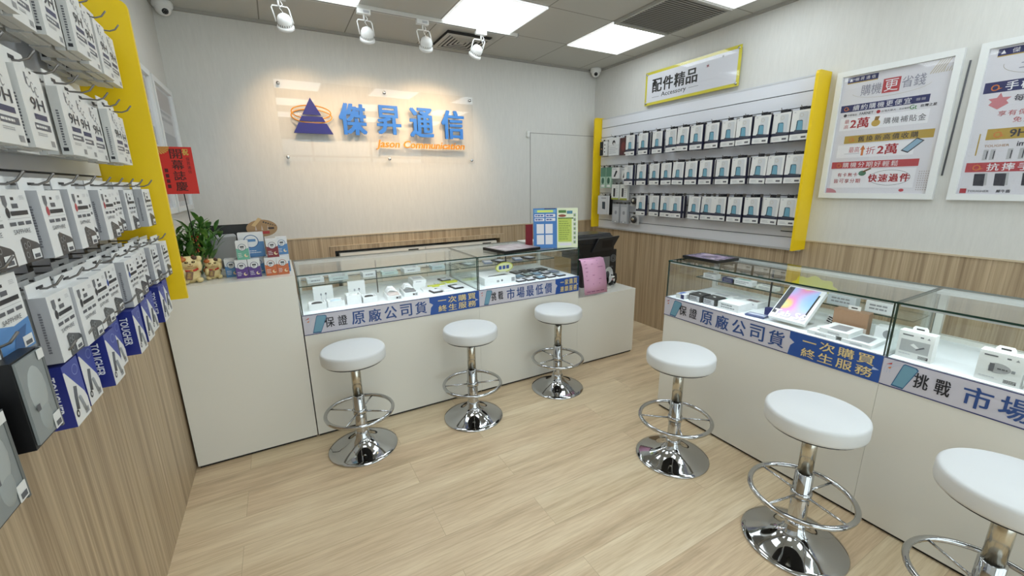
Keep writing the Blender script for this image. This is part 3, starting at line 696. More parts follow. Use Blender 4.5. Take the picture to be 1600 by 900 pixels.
# ------------------------------------------------------------------ hanging packs; local frame: front = -y, x right, origin bottom centre of the front face
FO = Vector((0, 0, 0))
def pack_9h():
    W, Hh, T = .098, .150, .019; b = MB(); PB = mat('D9D8D3', .5); SP = mat('C4C4C1', .5)
    b.box((-W/2, 0, 0), (W/2, T, Hh), PB, left=SP)
    b.box((-W/2, T-.002, Hh), (W/2, T, Hh+.035), PB)
    b.rect((0, T-.002, Hh), X, Z, (-.012, .016, .012, .024), DARK)
    O = Vector((-W/2, 0, 0))
    b.text('9H', O, X, Z, (.028, .074, .083, .098), mat('3B3A3E', .5), .0008, .02)
    b.rect(O, X, Z, (.03, .056, .084, .067), mat('3C3D58', .5)); b.rect(O, X, Z, (.022, .036, .088, .049), mat('5C5C62', .5)); b.lines(O, X, Z, (.024, .038, .086, .047), 1, PB, .5, .0008)
    for k in range(3): b.loop(O, X, Z, (.040+k*.013, .125-k*.007), .0055, .009, .002, mat('77777B', .5), .0006, 12, 40, 320)
    b.rect(O, X, Z, (.030, .12, .036, .142), mat('77777B', .5)); b.oval(O, X, Z, (.058, .145), .004, .0025, DARK)
    b.lines(O, X, Z, (.024, .024, .08, .031), 2, mat('9C9C9E', .5)); b.rect(O, X, Z, (.072, .006, .09, .018), mat('8E8D8C', .5))
    O = Vector((-W/2, T, 0)); b.lines(O, -Y, Z, (.007, .02, .012, .10), 14, PRINTG, .6)
    b.rect(O, -Y, Z, (.004, .008, .013, .016), DARK)
    return b
def pack_sapphire(kind=0):
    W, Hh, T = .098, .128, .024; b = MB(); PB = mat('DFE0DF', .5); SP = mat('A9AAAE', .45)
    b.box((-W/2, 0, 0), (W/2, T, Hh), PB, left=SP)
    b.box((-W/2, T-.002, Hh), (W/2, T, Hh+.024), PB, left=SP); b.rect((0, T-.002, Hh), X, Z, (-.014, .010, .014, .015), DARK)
    O = Vector((-W/2, 0, 0)); c = [mat('B03A42', .5), mat('2E4C9A', .5), mat('2B2B30', .5), mat('8E8B3A', .5)][kind % 4]
    b.poly(O, X, Z, [(.014, .118), (.028, .118), (.028, .104), (.021, .096), (.014, .104)], mat('6A6B70', .5))
    b.oval(O, X, Z, (.022, .089), .006, .009, c, .0006)
    b.rect(O, X, Z, (.042, .110, .052, .115), DARK); b.lines(O, X, Z, (.072, .110, .09, .118), 3, LGREY)
    b.rect(O, X, Z, (.040, .096, .060, .104), PRINTG); b.lines(O, X, Z, (.030, .083, .088, .092), 1, DARK, .85, .0006, False); b.rect(O, X, Z, (.016, .078, .092, .0785), GREY)
    for k in range(3): b.lines(O, X, Z, (.018+k*.026, .066, .038+k*.026, .073), 1, PRINTG, .9, .0005, False)
    if kind == 3:
        b.poly(O, X, Z, [(0, 0), (.098, 0), (.098, .05), (.05, .045), (0, .055)], mat('4C83BD', .4)); b.poly(O, X, Z, [(.03, .005), (.06, .005), (.085, .04), (.05, .035)], mat('23588F', .4), .0008)
    b.text('SAPPHIRE', O, X, Z, (.022, .052, .078, .060), PRINTG, .001, .0)
    if kind != 3:
        b.poly(O, X, Z, [(.036, 0), (.098, 0), (.098, .026), (.09, .032), (.045, .046), (.036, .042)], mat('3A3A3D', .3), .0006)
        for u, v in ((.046, .030), (.046, .014), (.058, .032)): b.oval(O, X, Z, (u, v), .005, .006, GREY, .0009, 12); b.oval(O, X, Z, (u, v), .003, .004, BLACK, .0011, 10)
    b.rect(O, X, Z, (.062, .004, .092, .022), PB, .0012); b.rect(O, X, Z, (.067, .006, .087, .013), PRINTG, .0015)
    O = Vector((-W/2, T, 0)); b.lines(O, -Y, Z, (.008, .02, .013, .10), 16, mat('6E6E74', .5), .7)
    return b
def pack_tougher():
    W, Hh, T = .070, .125, .040; b = MB(); NB = mat('1E2A7C', .4); NB2 = mat('2C3C96', .4); PW = mat('DDDDDA', .5)
    b.box((-W/2, 0, 0), (W/2, T, Hh), NB, front=NB2)
    b.box((-W/2+.01, T-.003, Hh), (W/2-.01, T-.001, Hh+.035), mat('9EA3AC', .3)); b.rect((0, T-.003, Hh), X, Z, (-.013, .018, .013, .026), DARK)
    O = Vector((-W/2, 0, 0))
    b.poly(O, X, Z, [(0, 0), (W, 0), (W, .035), (W*.9, .05), (.005, .112), (0, .112)], PW)
    b.loop(O, X, Z, (.048, .103), .012, .010, .0016, mat('8794C4', .5), .0006, 18)
    b.tube([(-.018, -.001, .03), (-.014, -.001, .055), (-.008, -.001, .075)], .003, PRINTG, 6); b.tube([(.0, -.001, .05), (.008, -.001, .028), (.012, -.001, .015)], .003, GREY, 6)
    b.oval(O, X, Z, (.014, .022), .007, .008, DARK, .0007, 12); b.oval(O, X, Z, (.014, .022), .003, .004, PW, .0009, 8)
    b.rect(O, X, Z, (.045, .006, .062, .018), GREY, .0007)
    O = Vector((-W/2, T, 0))                       # text runs down the side face
    b.text('TOUGHER', Vector((-W/2, T*.72, .108)), Vector((0, 0, -1)), -Y, (0, 0, .078, .017), mat('E6E8F2', .4), .0008, .02)
    b.rect((-W/2, T, 0), -Y, Z, (.004, .01, .006, .06), mat('E6E8F2', .4))
    return b
def pack_phone_case(depth=.03):
    W, Hh, T = .118, .196, depth; b = MB(); PB = mat('DEDEDB', .45); SP = mat('23243C', .4)
    b.box((-W/2, 0, 0), (W/2, T, Hh), SP, front=PB)
    b.box((-.022, T*.4, Hh), (.022, T*.4+.003, Hh+.022), mat('1B1B20', .4))
    O = Vector((-W/2, 0, 0))
    b.rect(O, X, Z, (0, .042, W, .062), SP); b.rect(O, X, Z, (0, 0, W, .0025), SP)
    b.poly(O, X, Z, [(.046, .062), (.102, .062), (.102, .178), (.094, .184), (.054, .184), (.046, .178)], mat('C9CCCE', .4))
    b.poly(O, X, Z, [(.034, .06), (.078, .06), (.074, .125), (.068, .131), (.040, .131), (.036, .125)], mat('35525E', .3), .0006)
    b.poly(O, X, Z, [(.040, .062), (.076, .062), (.072, .124), (.044, .128)], mat('6C9FB3', .3), .0009)
    b.poly(O, X, Z, [(.02, .052), (.10, .048), (.108, .062), (.03, .07)], mat('3E4450', .4), .0011)
    b.loop(O, X, Z, (.062, .162), .011, .011, .0015, mat('B8A56E', .4), .0009, 18); b.rect(O, X, Z, (.012, .18, .024, .186), LGREY, .0006)
    b.rect(O, X, Z, (.074, .014, .104, .026), PRINTG); b.lines(O, X, Z, (.014, .012, .065, .03), 3, LGREY)
    return b
HOOKM = mat('7F7C79', .35, .8, name='dark_zinc_wire')
def hook(L):
    b = MB().tube([(0, 0, 0), (0, -L+.02, -.004), (0, -L+.006, .002), (0, -L-.006, .018)], .0022, HOOKM, 6)
    b.box((-.012, -.003, -.012), (.012, .001, .012), HOOKM)
    return b
# --- left wall
ROT = math.pi/2; XF0 = XL+.030
hk = hook(.158).build('display_hook'); hk['category'] = 'hook'; hk['group'] = 'wire hooks on the left slatwall'
hk_used = [0]
def place(proto, x, y, z, rz, label, used):
    if not used[0]: o = proto; used[0] = 1
    else: o = proto.copy(); COL.objects.link(o)
    o.location = (x, y, z); o.rotation_euler = (0, 0, rz); o['label'] = label
    return o
def mkproto(b, name, cat, group):
    o = b.build(name); o['category'] = cat; o['group'] = group; return [o, [0]]
RW = dict(A='top', B='second', C='third', D='fourth', E='bottom')
p9 = mkproto(pack_9h(), 'screen_protector_box', 'box', 'screen protector boxes on the left slatwall')
sap = [mkproto(pack_sapphire(k), 'phone_case_box', 'box', 'lens case boxes on the left slatwall') for k in range(4)]
tg = mkproto(pack_tougher(), 'cable_box', 'box', 'blue cable boxes on the left slatwall')
def row(key, ys, z, hz, pick, counts, W, T, front, desc):
    n = len(ys)
    for i, y in enumerate(ys):
        k = n-i                                     # counted from the yellow panel
        cnt = counts[i % len(counts)]; xf = front[i % len(front)]
        place(hk, XF0-.003, y, hz+(.058 if key == 'D' and i < 2 else 0), ROT, 'wire display hook, %s from the yellow panel in the %s row' % (ORD[k], RW[key]), hk_used)
        for j in range(cnt):
            pr = pick(i)
            pos = 'frontmost' if j == 0 else '%s from front' % ORD[j+1]
            lab = '%s, %s row, %s hook from yellow panel, %s' % (desc(i), RW[key], ORD[k], pos)
            place(pr[0], xf-j*(T+.0035+.003*((i+j) % 2)), y+(.002 if j % 2 else 0), z-(.002 if (i+j) % 3 == 0 else 0)+(.058 if key == 'D' and i < 2 else 0), ROT, lab, pr[1])
ysA = [.93, 1.04, 1.15, 1.26, 1.37, 1.48, 1.59, 1.70, 1.81, 1.92]
row('A', [1.00, 1.115, 1.235, 1.345, 1.46, 1.58, 1.71, 1.83, 1.954], 1.822, 1.990, lambda i: p9, [4, 5, 4, 4, 5, 4, 4, 5, 5], .1, .019, [-.40, -.40, -.395, -.41, -.40, -.385, -.40, -.40, -.41], lambda i: 'white 9H glass box')
row('B', [1.02, 1.13, 1.243, 1.35, 1.455, 1.56, 1.665, 1.77, 1.885], 1.565, 1.733, lambda i: p9, [3, 3, 4, 2, 4, 3, 3, 3, 2], .1, .019, [-.40, -.40, -.395, -.46, -.405, -.415, -.42, -.40, -.415], lambda i: 'white 9H glass box')
row('C', [.86, .96, 1.065, 1.18, 1.30, 1.405, 1.515, 1.62, 1.725, 1.83, 1.95], 1.357, 1.498, lambda i: sap[[0, 1, 2, 0, 0, 2, 0, 2, 2, 2, 2][i]], [2, 3, 2, 3, 2, 3, 2, 2, 3, 4, 3], .098, .024, [-.40, -.395, -.40, -.39, -.385, -.41, -.395, -.415, -.43, -.42, -.40], lambda i: 'white %s case box' % ['red-dotted', 'blue-dotted', 'black-dotted', 'red-dotted', 'red-dotted', 'black-dotted', 'red-dotted', 'black-dotted', 'black-dotted', 'black-dotted', 'black-dotted'][i])
row('D', [.855, .955, 1.10, 1.20, 1.305, 1.42, 1.54, 1.65, 1.765, 1.88, 1.985], 1.165, 1.306, lambda i: sap[[1, 3, 2, 2, 2, 1, 1, 1, 2, 2, 2][i]], [2, 2, 2, 3, 2, 3, 3, 2, 3, 2, 3], .098, .024, [-.40, -.40, -.39, -.385, -.39, -.40, -.385, -.395, -.41, -.40, -.39], lambda i: ['white blue-dotted case box', 'blue and white case box', 'white black-dotted case box', 'white black-dotted case box', 'white black-dotted case box', 'white blue-dotted case box', 'white blue-dotted case box', 'white blue-dotted case box', 'white black-dotted case box', 'white black-dotted case box', 'white black-dotted case box'][i])
row('E', [1.08, 1.17, 1.27, 1.38, 1.49, 1.60, 1.71, 1.82, 1.93], 1.035, 1.180, lambda i: tg, [1, 1, 2, 1, 2, 1, 1, 2, 1], .07, .04, [-.395, -.40, -.385, -.405, -.385, -.39, -.40, -.39, -.40], lambda i: 'blue cable box')
# black pouch packs at the lower left
def pouch(loc, lab):
    t = thing('pouch_pack', lab, 'pack', loc, ROT)
    MB().box((-.0425, .0, 0), (.0425, .075, .146), mat('0E0E10', .4)).build('box', t)
    b = MB().box((-.038, -.004, .006), (.0425, -.0005, .143), mat('858A89', .35)); b.box((.036, -.005, .0), (.0425, 0, .146), mat('5E6160', .3))
    b.ell((0, -.002, .085), (.028, .005, .045), mat('A3A8A6', .6)).ell((.002, -.002, .04), (.020, .005, .03), mat('959A98', .6)).rect((0, -.0062, 0), X, Z, (-.022, .055, -.012, .066), PRINTG, 0)
    b.build('pouch_window', t)
    b = MB().box((.014, -.0062, .006), (.036, -.0052, .032), mat('DDDDDA', .5)); b.rect((.014, -.0062, .006), X, Z, (.003, .003, .019, .012), PRINTG); b.build('price_label', t)
    MB().box((.022, -.0062, .128), (.040, -.0052, .144), mat('DDDDDA', .5)).build('corner_sticker', t)
    MB().box((-.02, .05, .146), (.02, .053, .172), mat('9EA3AC', .3)).build('hang_tab', t)
pouch((-.378, .905, 1.086), 'black framed hanging pack with grey pouch behind clear window')
pouch((-.39, .79, 1.03), 'black hanging pack at the left edge of the photo, lowest item')
place(hk, XF0-.003, .905, 1.252, ROT, 'wire display hook holding the black pouch pack in the bottom row', hk_used)

# --- right wall
ROT2 = -math.pi/2
pcase = mkproto(pack_phone_case(), 'phone_case_box', 'box', 'phone case boxes on the right slatwall')
hk2 = hook(.112).build('display_hook'); hk2['category'] = 'hook'; hk2['group'] = 'wire hooks on the right slatwall'; h2u = [0]
rows = [('top', 1.753, [3.283, 3.118, 2.958, 2.789, 2.66, 2.525, 2.387, 2.236, 2.104, 1.977, 1.843, 1.714], [1, 2, 1, 2, 2, 3, 2, 1, 2, 2, 2, 2]),
        ('middle', 1.465, [3.287, 3.118, 2.967, 2.818, 2.681, 2.547, 2.410, 2.255, 2.108, 1.962, 1.840, 1.714], [2, 1, 1, 2, 2, 1, 3, 2, 2, 1, 3, 2]),
        ('lower', 1.170, [3.102, 2.946, 2.802, 2.673, 2.487, 2.373, 2.251, 2.109, 1.972, 1.845, 1.714], [1, 2, 1, 2, 1, 1, 2, 2, 2, 1, 1])]
for nm, z, ys, cnt in rows:
    for i, y in enumerate(ys):
        yc = y-.0605; xf = 3.165+[.0, .012, .02, .006][(i*7+len(ys)) % 4]; n = cnt[i]
        xf = min(xf, 3.275-n*.033)
        place(hk2, XR-.03, yc, z+.207, ROT2, 'wire hook of the %s row on right slatwall, %s from the far end' % (nm, ORD[i+1]), h2u)
        tl = [0, 0, .03, 0, -.02][(i*3) % 5]
        for j in range(n):
            lab = 'teal-phone box, %s row of right slatwall, %s from far end, %s' % (nm, ORD[i+1], ('front one', 'behind front one', 'rear of three')[j])
            o = place(pcase[0], xf+j*.033, yc-(.006 if j else 0), z, ROT2, lab, pcase[1])
            if tl: o.rotation_euler = (0, tl*(1 if j == 0 else .5), ROT2)
def rpack(name, label, y0, y1, z0, z1, T, draw, xf=3.20):
    W = y0-y1; Hh = z1-z0
    t = thing(name, label, 'pack', (xf, (y0+y1)/2, z0), ROT2)
    b = MB(); body = draw(b, W, Hh, T); b.build('pack', t)
    MB().box((-.012, T*.5, Hh-.002), (.012, T*.5+.002, Hh+.018), DARK).build('hang_tab', t)
    place(hk2, XR-.03, (y0+y1)/2, z1+.008, ROT2, 'wire hook holding the '+label.split(' on ')[0].split(',')[0], h2u)
def d_bw(b, W, Hh, T):
    b.box((-W/2, 0, 0), (W/2, T, Hh), WHITE); O = Vector((-W/2, 0, 0)); b.rect(O, X, Z, (0, 0, W*.55, Hh), BLACK)
    b.rect(O, X, Z, (W*.2, Hh*.45, W*.35, Hh*.5), ORANGE, .0008)
    for k in range(3): b.oval(O, X, Z, (W*.78, Hh*(.25+.25*k)), .008, .008, DARK, .0008, 10)
def d_ear(b, W, Hh, T):
    b.box((-W/2, 0, 0), (W/2, T, Hh), mat('D9DADA', .4)); O = Vector((-W/2, 0, 0)); b.oval(O, X, Z, (W*.5, Hh*.72), .022, .024, DARK); b.oval(O, X, Z, (W*.52, Hh*.66), .01, .012, WHITE, .0008)
    b.rect(O, X, Z, (0, Hh*.55, W, Hh*.56), GREY); b.lines(O, X, Z, (W*.1, Hh*.1, W*.9, Hh*.5), 4, LGREY)
def d_red(b, W, Hh, T):
    b.box((-W/2, 0, 0), (W/2, T, Hh), mat('4A2224', .4)); O = Vector((-W/2, 0, 0)); b.oval(O, X, Z, (W*.45, Hh*.5), .03, .045, mat('6F302C', .4)); b.rect(O, X, Z, (W*.6, .01, W*.9, .025), WHITE, .0008)
def d_green(b, W, Hh, T):
    b.box((-W/2, 0, 0), (W/2, T, Hh), mat('A9C4B0', .4)); O = Vector((-W/2, 0, 0)); b.rect(O, X, Z, (0, Hh*.55, W, Hh), mat('56806A', .4)); b.ell((0, -.003, Hh*.35), (W*.25, .008, Hh*.16), mat('3C6450', .3)); b.rect(O, X, Z, (W*.2, .01, W*.8, .03), WHITE, .0008)
def d_adap(b, W, Hh, T):
    b.box((-W/2, 0, 0), (W/2, T, Hh), mat('DCDCDA', .4)); O = Vector((-W/2, 0, 0)); b.poly(O, X, Z, [(W*.25, Hh*.2), (W*.45, Hh*.15), (W*.75, Hh*.65), (W*.55, Hh*.75)], DARK); b.lines(O, X, Z, (W*.1, Hh*.8, W*.7, Hh*.92), 2, GREY)
def d_cable(b, W, Hh, T):
    b.box((-W/2, 0, 0), (W/2, T, Hh), mat('DADBD6', .4)); O = Vector((-W/2, 0, 0)); b.rect(O, X, Z, (W*.25, Hh*.2, W*.5, Hh*.75), DARK); b.rect(O, X, Z, (0, 0, W, Hh*.12), mat('9DA33C', .4)); b.lines(O, X, Z, (W*.6, Hh*.2, W*.9, Hh*.9), 6, LGREY)
def d_holder(b, W, Hh, T):
    b.box((-W/2, T-.004, 0), (W/2, T, Hh), mat('C4C5C6', .4)); b.ell((0, T*.4, Hh*.5), (W*.36, T*.4, Hh*.34), mat('2D2D30', .4)); b.lathe([(.012, 0), (.02, .006), (.012, .012)], STEEL, 16, Matrix.Translation((0, .006, Hh*.55)) @ Matrix.Rotation(math.pi/2, 4, 'X'))
def d_grey(b, W, Hh, T):
    b.box((-W/2, 0, 0), (W/2, T, Hh), mat('A6A8AC', .35)); O = Vector((-W/2, 0, 0)); b.rect(O, X, Z, (W*.12, Hh*.1, W*.88, Hh*.86), mat('BDBFC2', .4)); b.oval(O, X, Z, (W*.5, Hh*.55), .018, .02, mat('8A8C92', .4), .0008); b.oval(O, X, Z, (W*.5, .012), .012, .006, WHITE, .001)
def d_tall(b, W, Hh, T):
    b.box((-W/2, 0, 0), (W/2, T, Hh), BLACK, front=mat('CFD1D2', .4)); O = Vector((-W/2, 0, 0)); b.poly(O, X, Z, [(W*.40, Hh*.30), (W*.66, Hh*.28), (W*.64, Hh*.68), (W*.38, Hh*.68)], mat('2E3A44', .3)); b.rect(O, X, Z, (W*.3, Hh*.85, W*.7, Hh*.9), GREY); b.rect(O, X, Z, (W*.8, 0, W*.84, Hh), LGREY)
rpack('earbud_pack', 'black and white small box on right slatwall beside far yellow panel', 3.715, 3.615, 1.785, 1.93, .03, d_bw)
rpack('earbud_pack', 'white box with round black earbud picture on right slatwall', 3.574, 3.42, 1.775, 1.955, .03, d_ear)
rpack('cable_pack', 'dark red box hanging before the first case box, top row', 3.405, 3.29, 1.77, 1.94, .03, d_red)
rpack('keyring_pack', 'green blister pack hanging next to far yellow panel, left one', 3.686, 3.605, 1.44, 1.655, .025, d_green)
rpack('keyring_pack', 'green blister pack hanging next to far yellow panel, right one', 3.595, 3.515, 1.44, 1.655, .025, d_green)
rpack('adapter_pack', 'white adapter pack with slanted black plug picture, wider one', 3.508, 3.395, 1.535, 1.65, .03, d_adap)
rpack('adapter_pack', 'white adapter pack with slanted black plug picture, beside case boxes', 3.378, 3.295, 1.52, 1.64, .03, d_adap, 3.215)
rpack('cable_pack', 'white and lime cable pack under the adapters, left one', 3.50, 3.388, 1.315, 1.475, .03, d_cable)
rpack('cable_pack', 'white and lime cable pack under the adapters, right one', 3.372, 3.265, 1.313, 1.475, .03, d_cable)
rpack('phone_armband_pack', 'tall white box with dark phone picture low by far yellow panel', 3.70, 3.51, 1.15, 1.355, .045, d_tall, 3.185)
rpack('case_pack', 'grey blister pack in lowest rows of right slatwall, left one', 3.476, 3.366, 1.07, 1.27, .025, d_grey)
rpack('case_pack', 'grey blister pack in lowest rows of right slatwall, right one', 3.355, 3.245, 1.07, 1.27, .025, d_grey)
rpack('phone_holder_pack', 'black phone holder on grey card, the upper of two', 3.236, 3.118, 1.255, 1.36, .035, d_holder)
rpack('phone_holder_pack', 'black phone holder on grey card, the lower of two', 3.225, 3.111, 1.062, 1.175, .035, d_holder)
t = thing('price_holder', 'white price label on bottom slat beside the yellow panel', 'label', (XR-.031, 1.69, 1.125), ROT2)
MB().box((-.04, -.004, 0), (.04, 0, .024), WHITE).build('label_card', t)
MB().box((-.042, -.006, -.006), (.042, 0, 0), DARK).build('holder_rail', t)

# ------------------------------------------------------------------ things on the tall end cabinet
T1 = HG
def supplement(col, dark):
    W, Hh, T = .0565, .1, .05; b = MB(); c = mat(col, .45); d = mat(dark, .45); wh = mat('DCDDDE', .45)
    b.box((-W/2, 0, 0), (W/2, T, Hh), wh, left=mat('B9BCC0', .5)); O = Vector((-W/2, 0, 0))
    b.poly(O, X, Z, [(0, 0), (W, 0), (W, .062), (W*.75, .056), (W*.25, .056), (0, .062)], c)
    b.oval(O, X, Z, (W/2, .066), .019, .019, d, .0006); b.oval(O, X, Z, (W/2, .066), .0165, .0165, wh, .0008)
    b.rect(O, X, Z, (.019, .064, .037, .074), PRINTG, .001); b.lines(O, X, Z, (.02, .055, .036, .061), 1, GREY, .8, .001)
    b.lines(O, X, Z, (.006, .012, .028, .038), 3, wh, .35, .0008); b.oval(O, X, Z, (.042, .022), .009, .009, mat('E3CFA8', .5), .0008); b.oval(O, X, Z, (.046, .025), .006, .006, c, .001)
    return b
supp = [('5C3E86', '34265C', -.209, 2.63, T1, 'purple and white supplement box with moon picture, left one of the pair'),
        ('5C3E86', '34265C', -.150, 2.63, T1, 'purple and white supplement box with moon picture, right one of the pair'),
        ('C56A3E', '9A4A2C', -.0715, 2.63, T1, 'orange and white supplement box, left one of the front pair'),
        ('C56A3E', '9A4A2C', -.0135, 2.63, T1, 'orange and white supplement box, right one next to the glass case'),
        ('6DAE98', '3E5C6E', -.192, 2.632, T1+.1005, 'green and white supplement box stacked on the purple pair'),
        ('7E2B34', '4A2A4A', -.052, 2.632, T1+.1005, 'dark red supplement box stacked on the orange pair'),
        ('5483B4', '3A5F8C', -.262, 2.70, T1, 'blue and white supplement box standing leftmost of the group'),
        ('5483B4', '3A5F8C', -.20, 2.72, T1, 'blue and white supplement box hidden behind the purple pair'),
        ('5483B4', '3A5F8C', -.135, 2.72, T1, 'blue and white supplement box seen between purple and orange boxes'),
        ('5483B4', '3A5F8C', -.070, 2.72, T1, 'blue and white supplement box behind the orange pair'),
        ('5483B4', '3A5F8C', -.004, 2.72, T1, 'blue and white supplement box at the right rear of the group'),
        ('5483B4', '3A5F8C', -.004, 2.72, T1+.1005, 'blue and white supplement box stacked highest at the right rear')]
for c, d, x, y, z, lab in supp:
    o = supplement(c, d).build('supplement_box', loc=(x, y, z)); tag(o, lab, 'box', 'supplement boxes on the end cabinet')
b = MB(); wh = mat('DCDDDE', .45); bl = mat('5483B4', .45)
b.box((-.06, 0, 0), (.06, .06, .135), wh); O = Vector((-.06, 0, 0)); b.rect(O, X, Z, (0, 0, .12, .085), bl)
b.oval(O, X, Z, (.06, .088), .036, .036, mat('3A5F8C', .45), .0006); b.oval(O, X, Z, (.06, .088), .032, .032, wh, .0008); b.rect(O, X, Z, (.038, .086, .082, .100), bl, .001); b.lines(O, X, Z, (.02, .02, .10, .04), 2, wh, .4, .0008)
tag(b.build('supplement_box', loc=(-.150, 2.702, T1+.1005)), 'large blue and white supplement box under the brown oval sign', 'box', 'supplement boxes on the end cabinet')
t = thing('oval_price_sign', 'brown oval card sign standing above the supplement boxes', 'sign', (-.09, 2.775, T1))
BRN = mat('9C7B55', .5)
MB().tube([(0, 0, 0), (0, 0, .22)], .003, DARK, 6).build('stick', t)
O = Vector((0, -.0035, .252)); b = MB()
b.prism([(.077*math.cos(a), .048*math.sin(a)) for a in [2*math.pi*i/28 for i in range(28)]], O, X, Z, .003, BRN)
b.prism([(-.05, .018), (-.012, .060), (.004, .052), (-.034, .010)], O+Vector((0, -.001, 0)), X, Z, .002, mat('C8A878', .5))
for k in range(6): b.rect(O, X, Z, (.008+k*.011, .030-k*.004, .015+k*.011, .038-k*.005), DARK, .0006)
b.lines(O, X, Z, (-.03, -.034, .035, -.016), 1, mat('A8322E', .5), .9, .0007, False); b.lines(O, X, Z, (.03, -.008, .06, .004), 1, mat('3A2A22', .5), .9, .0007, False)
for k in range(3): b.poly(O, X, Z, [(-.035+.03*k, -.012), (-.025+.03*k, -.012), (-.03+.03*k, .018)], mat('B9A89A', .5), .0006)
b.build('card', t)
# lucky cats
def lucky_cat(loc, rz, s, label):
    t = thing('lucky_cat_figurine', label, 'figurine', loc, rz); t.scale = (s, s, s)
    b = MB(); C = CREAM
    b.ell((0, .01, .035), (.040, .036, .040), C); b.ell((0, -.004, .088), (.034, .030, .029), C)
    b.ell((-.026, -.022, .012), (.014, .018, .012), C); b.ell((.026, -.022, .012), (.014, .018, .012), C)
    b.ell((-.028, -.020, .048), (.012, .018, .020), C); b.ell((.034, -.012, .075), (.011, .012, .028), C); b.ell((.036, -.018, .104), (.012, .010, .012), C)
    for sx in (-1, 1): b.lathe([(.013, 0), (.009, .014), (.0, .026)], C, 12, Matrix.Translation((sx*.021, -.002, .106)) @ Matrix.Rotation(-sx*.25, 4, 'Y'), caps=False)
    o = b.build('body', t); r = o.modifiers.new('remesh', 'REMESH'); r.mode = 'VOXEL'; r.voxel_size = .0022; r.use_smooth_shade = True
    sm = o.modifiers.new('smooth', 'SMOOTH'); sm.iterations = 6
    e = MB(); BR = mat('8E3A22', .35)
    for sx in (-1, 1): e.lathe([(.008, 0), (.005, .009), (0, .015)], BR, 10, Matrix.Translation((sx*.021, -.009, .107)) @ Matrix.Rotation(-sx*.25, 4, 'Y') @ Matrix.Diagonal((1, .6, 1, 1)), caps=False)
    e.build('inner_ears', t)
    f = MB()
    for sx in (-1, 1):
        f.ell((sx*.012, -.0325, .093), (.0065, .003, .0045), mat('2A211A', .2)); f.ell((sx*.012, -.0345, .094), (.002, .0015, .003), GOLD)
    f.ell((0, -.0345, .085), (.003, .002, .002), BR); f.tube([(-.009, -.0325, .078), (-.004, -.034, .0755), (0, -.0345, .078), (.004, -.034, .0755), (.009, -.0325, .078)], .0011, BR, 6)
    f.build('face', t)
    MB().ring((0, -.003, .063), .030, .004, RED, 24, Matrix.Rotation(.25, 4, 'X')).ell((0, -.036, .056), (.006, .006, .006), GOLD).build('red_collar', t)
    for pc, pr_, pm in (((-.022, -.018, .105), (.015, .016, .011), 'B8662A'), ((.020, -.016, .108), (.012, .014, .009), '4A3424'), ((.034, .012, .04), (.009, .014, .014), '5A3A22'), ((-.034, .012, .05), (.009, .014, .014), 'B0702E')):
        MB().ell(pc, pr_, mat(pm, .35)).build('fur_patch', t)
    c = MB().rbox((-.012, -.005, -.018), (.012, .0, .018), mat('7C5A3E', .4), .003).lines((-.012, -.005, -.018), X, Z, (.005, .006, .019, .03), 3, GOLD, .5)
    c.build('gold_coin', t, loc=(-.012, -.043, .038), rot=(0, .25, 0))
    return t
lucky_cat((-.438, 2.65, T1), .35, 1.2, 'larger cream lucky cat figurine beside the yellow panel')
lucky_cat((-.348, 2.71, T1), .25, .95, 'smaller cream lucky cat figurine right of the larger one')
# vase with plant
t = thing('potted_plant', 'leafy green lucky plant in round glass bowl behind the cat figurines', 'plant', (-.455, 2.82, T1))
MB().lathe([(.045, 0), (.066, .02), (.074, .06), (.074, .115), (.070, .115), (.070, .06), (.062, .022), (.04, .006)], clear('bowl_glass', (.93, .96, .93)), 36, caps=False).ring((0, 0, .115), .072, .0028, mat('8C8A5A', .2), 36).build('glass_bowl', t)
b = MB(); l = MB(); RR = random.Random(3)
for i in range(26):
    a = i*2.4; r0 = .012+.045*((i*37) % 10)/10; x0, y0 = r0*math.cos(a), r0*math.sin(a)
    hh = .17+.13*RR.random(); lx, ly = x0+.9*r0*math.cos(a)+.02, y0+.5*r0*math.sin(a)
    b.tube([(x0, y0, .01), (lx, ly, hh*.6), (lx*1.3, ly*1.3, hh)], .0035, mat('5F8A3C', .4), 6)
    for k in range(6):
        zz = hh*(.45+.11*k); aa = RR.random()*6.28; ln = .085+.06*RR.random(); el = .75+.5*RR.random()
        base = Vector((lx*(1+.1*k), ly*(1+.1*k), zz)); d = Vector((math.cos(aa)*math.cos(el), math.sin(aa)*math.cos(el), math.sin(el))); sd = d.cross(Z).normalized(); up = sd.cross(d)
        vs = []; w = .011+.006*RR.random()
        for q, (tt, ww) in enumerate(((0, .25), (.25, .9), (.5, 1), (.75, .65), (1, .02))):
            c = base+d*ln*tt-Z*ln*.35*tt*tt; vs += [c-sd*w*ww+up*.15*w*ww, c-up*.0012, c+sd*w*ww+up*.15*w*ww]
        fs = []
        for q in range(4): fs += [(3*q, 3*q+1, 3*q+4, 3*q+3), (3*q+1, 3*q+2, 3*q+5, 3*q+4)]
        l.add(vs, fs, LEAF, True)
b.build('stems', t); l.build('leaves', t)
g = MB()
for i in range(26): g.ell((.035+.03*RR.random(), -.05+.02*RR.random(), .14+.09*RR.random()), (.0045, .0045, .0045), GOLD if i % 3 else RED, None, 8)
g.build('gold_beads', t)
t = thing('congratulation_card', 'red Chinese greeting card with gold corner on black stick', 'card', (-.425, 2.745, T1))
MB().tube([(.02, .012, .14), (.012, .006, .50)], .0028, BLACK, 6).build('stick', t)
CW, CH = .165, .232; O = Vector((-.085, -.002, .450)); b = MB().box((-.085, -.002, .450), (-.085+CW, 0, .450+CH), mat('C5261F', .5))
